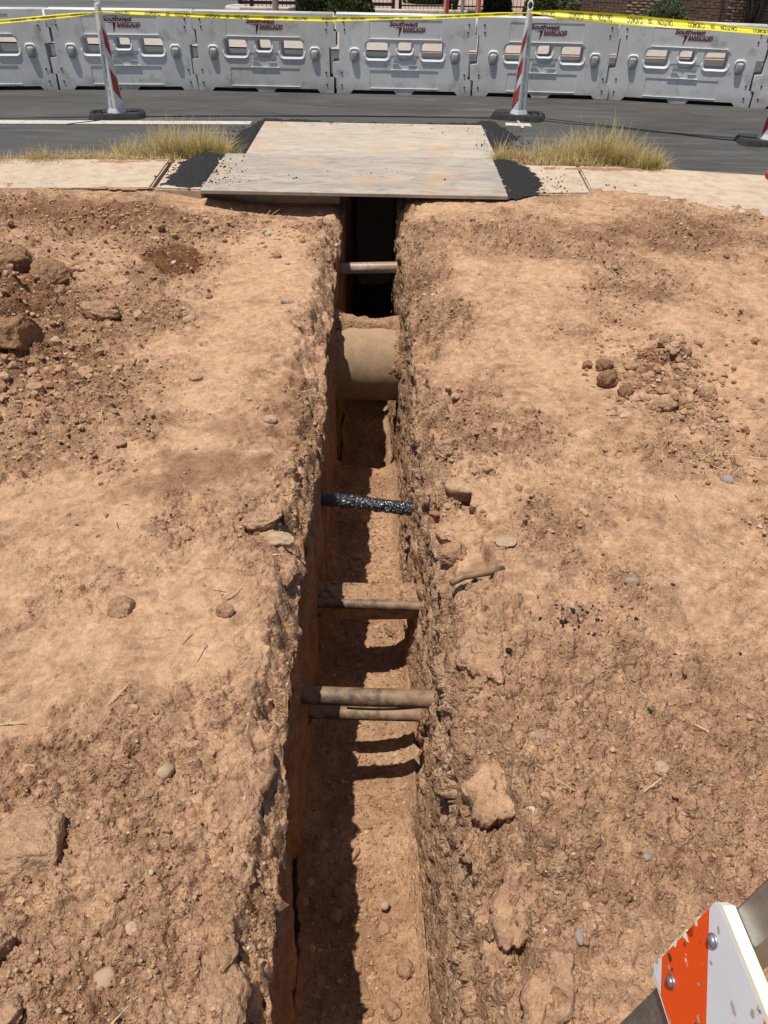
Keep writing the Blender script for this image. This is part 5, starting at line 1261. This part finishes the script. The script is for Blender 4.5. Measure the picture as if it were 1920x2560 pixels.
def bollard(x, y, label, mats, r, h=1.3):
    root = empty('marker_post', (x, y, 0)); tag(root, label, 'post', 'posts in front of the iron fence')
    bm = cyl((0, 0, 0), (0, 0, h), r, r, 20); smooth_bm(bm)
    obj('shaft', bm, mats[0], root)
    if len(mats) > 1: obj('side_strip', box((r * .35, -r * .55, h / 2 + .02), (r * 1.35, r * 1.1, h), .01), mats[1], root)
    obj('cap', cyl((0, 0, h), (0, 0, h + .04), r * 1.04, r * .6, 20), mats[0], root)
bollard(1.24, 21.7, 'post painted white and bright red, left of the forked tree', ('white_paint', 'red_paint'), .062)
bollard(2.02, 21.8, 'pale post with a narrow faded red strip, right of the white pole', ('white_paint', 'bag_tie'), .058)
wpole = obj('sign_pole', cyl((0, 0, 0), (0, 0, 2.6), .04, .04, 14), 'pole', None, (1.63, 21.7, 0)); tag(wpole, 'thin light grey pole between the two painted posts', 'pole')

def block_wall():
    A, B = Vector((4.5, 22.45, 0)), Vector((12.5, 18.85, 0)); d = B - A; L = d.length
    root = empty('block_wall', A, math.atan2(d.y, d.x)); tag(root, 'brown block wall with smooth and split-face sections, top right', 'wall')
    obj('mortar_core', box((L / 2, .09, .9), (L, .13, 1.8)), 'mortar', root)
    rs = random.Random(3); ch, bl = .062, .20; meshes = {}
    for kind in ('block', 'block_split'):
        for k in range(4):
            if kind == 'block': bm = box((0, 0, 0), (bl - .008, .05, ch - .007), .003, None, 1)
            else:
                nx, nz = 9, 4; V = []
                for j in range(nz):
                    for i in range(nx):
                        e = i in (0, nx - 1) or j in (0, nz - 1); V.append(((i / (nx - 1) - .5) * (bl - .008), -.025 - (0 if e else .012 + .022 * rs.random()), (j / (nz - 1) - .5) * (ch - .007)))
                q = [(j * nx + i, j * nx + i + 1, (j + 1) * nx + i + 1, (j + 1) * nx + i) for j in range(nz - 1) for i in range(nx - 1)]
                bm = bmesh.new(); vs = [bm.verts.new(v) for v in V]; [bm.faces.new([vs[t] for t in f]) for f in q]
                bmesh.ops.extrude_edge_only(bm, edges=[e for e in bm.edges if e.is_boundary]); 
                for v in bm.verts[len(V):] if False else []: pass
            me = bpy.data.meshes.new('block'); bm.to_mesh(me); bm.free(); me.materials.append(M[kind]); meshes[kind, k] = me
    up = {'block': [], 'block_split': []}; count = 0
    for row in range(28):
        x = (row % 2) * bl / 2 + .02
        while x < L - bl:
            split = (int(x / 1.15) % 2 == 1)
            kind = 'block_split' if split else 'block'; xx = x + bl / 2; z = row * ch + ch / 2 + .01
            if row < 8 and x < 7.0:
                o = obj('block', meshes[kind, rs.randrange(4)], None, root, (xx, rs.uniform(-.003, .003), z)); count += 1
            else: up[kind].append((xx, z))
            x += bl
    for kind, lst in up.items():
        parts = []
        for xx, z in lst:
            me = meshes[kind, rs.randrange(4)]; v = np.array([tuple(p.co) for p in me.vertices]) + np.array([xx, rs.uniform(-.003, .003), z])
            parts.append((v, np.array([tuple(p.vertices) for p in me.polygons if len(p.vertices) == 4]), None))
        V, Q, T = join_np(parts); o = obj('upper_courses', np_mesh('upper_courses', V, Q, T, False), kind, root); o['kind'] = 'stuff'
    obj('cap_course', box((L / 2, .05, 28 * ch + .05), (L, .22, .06), .006), 'block', root)
block_wall()
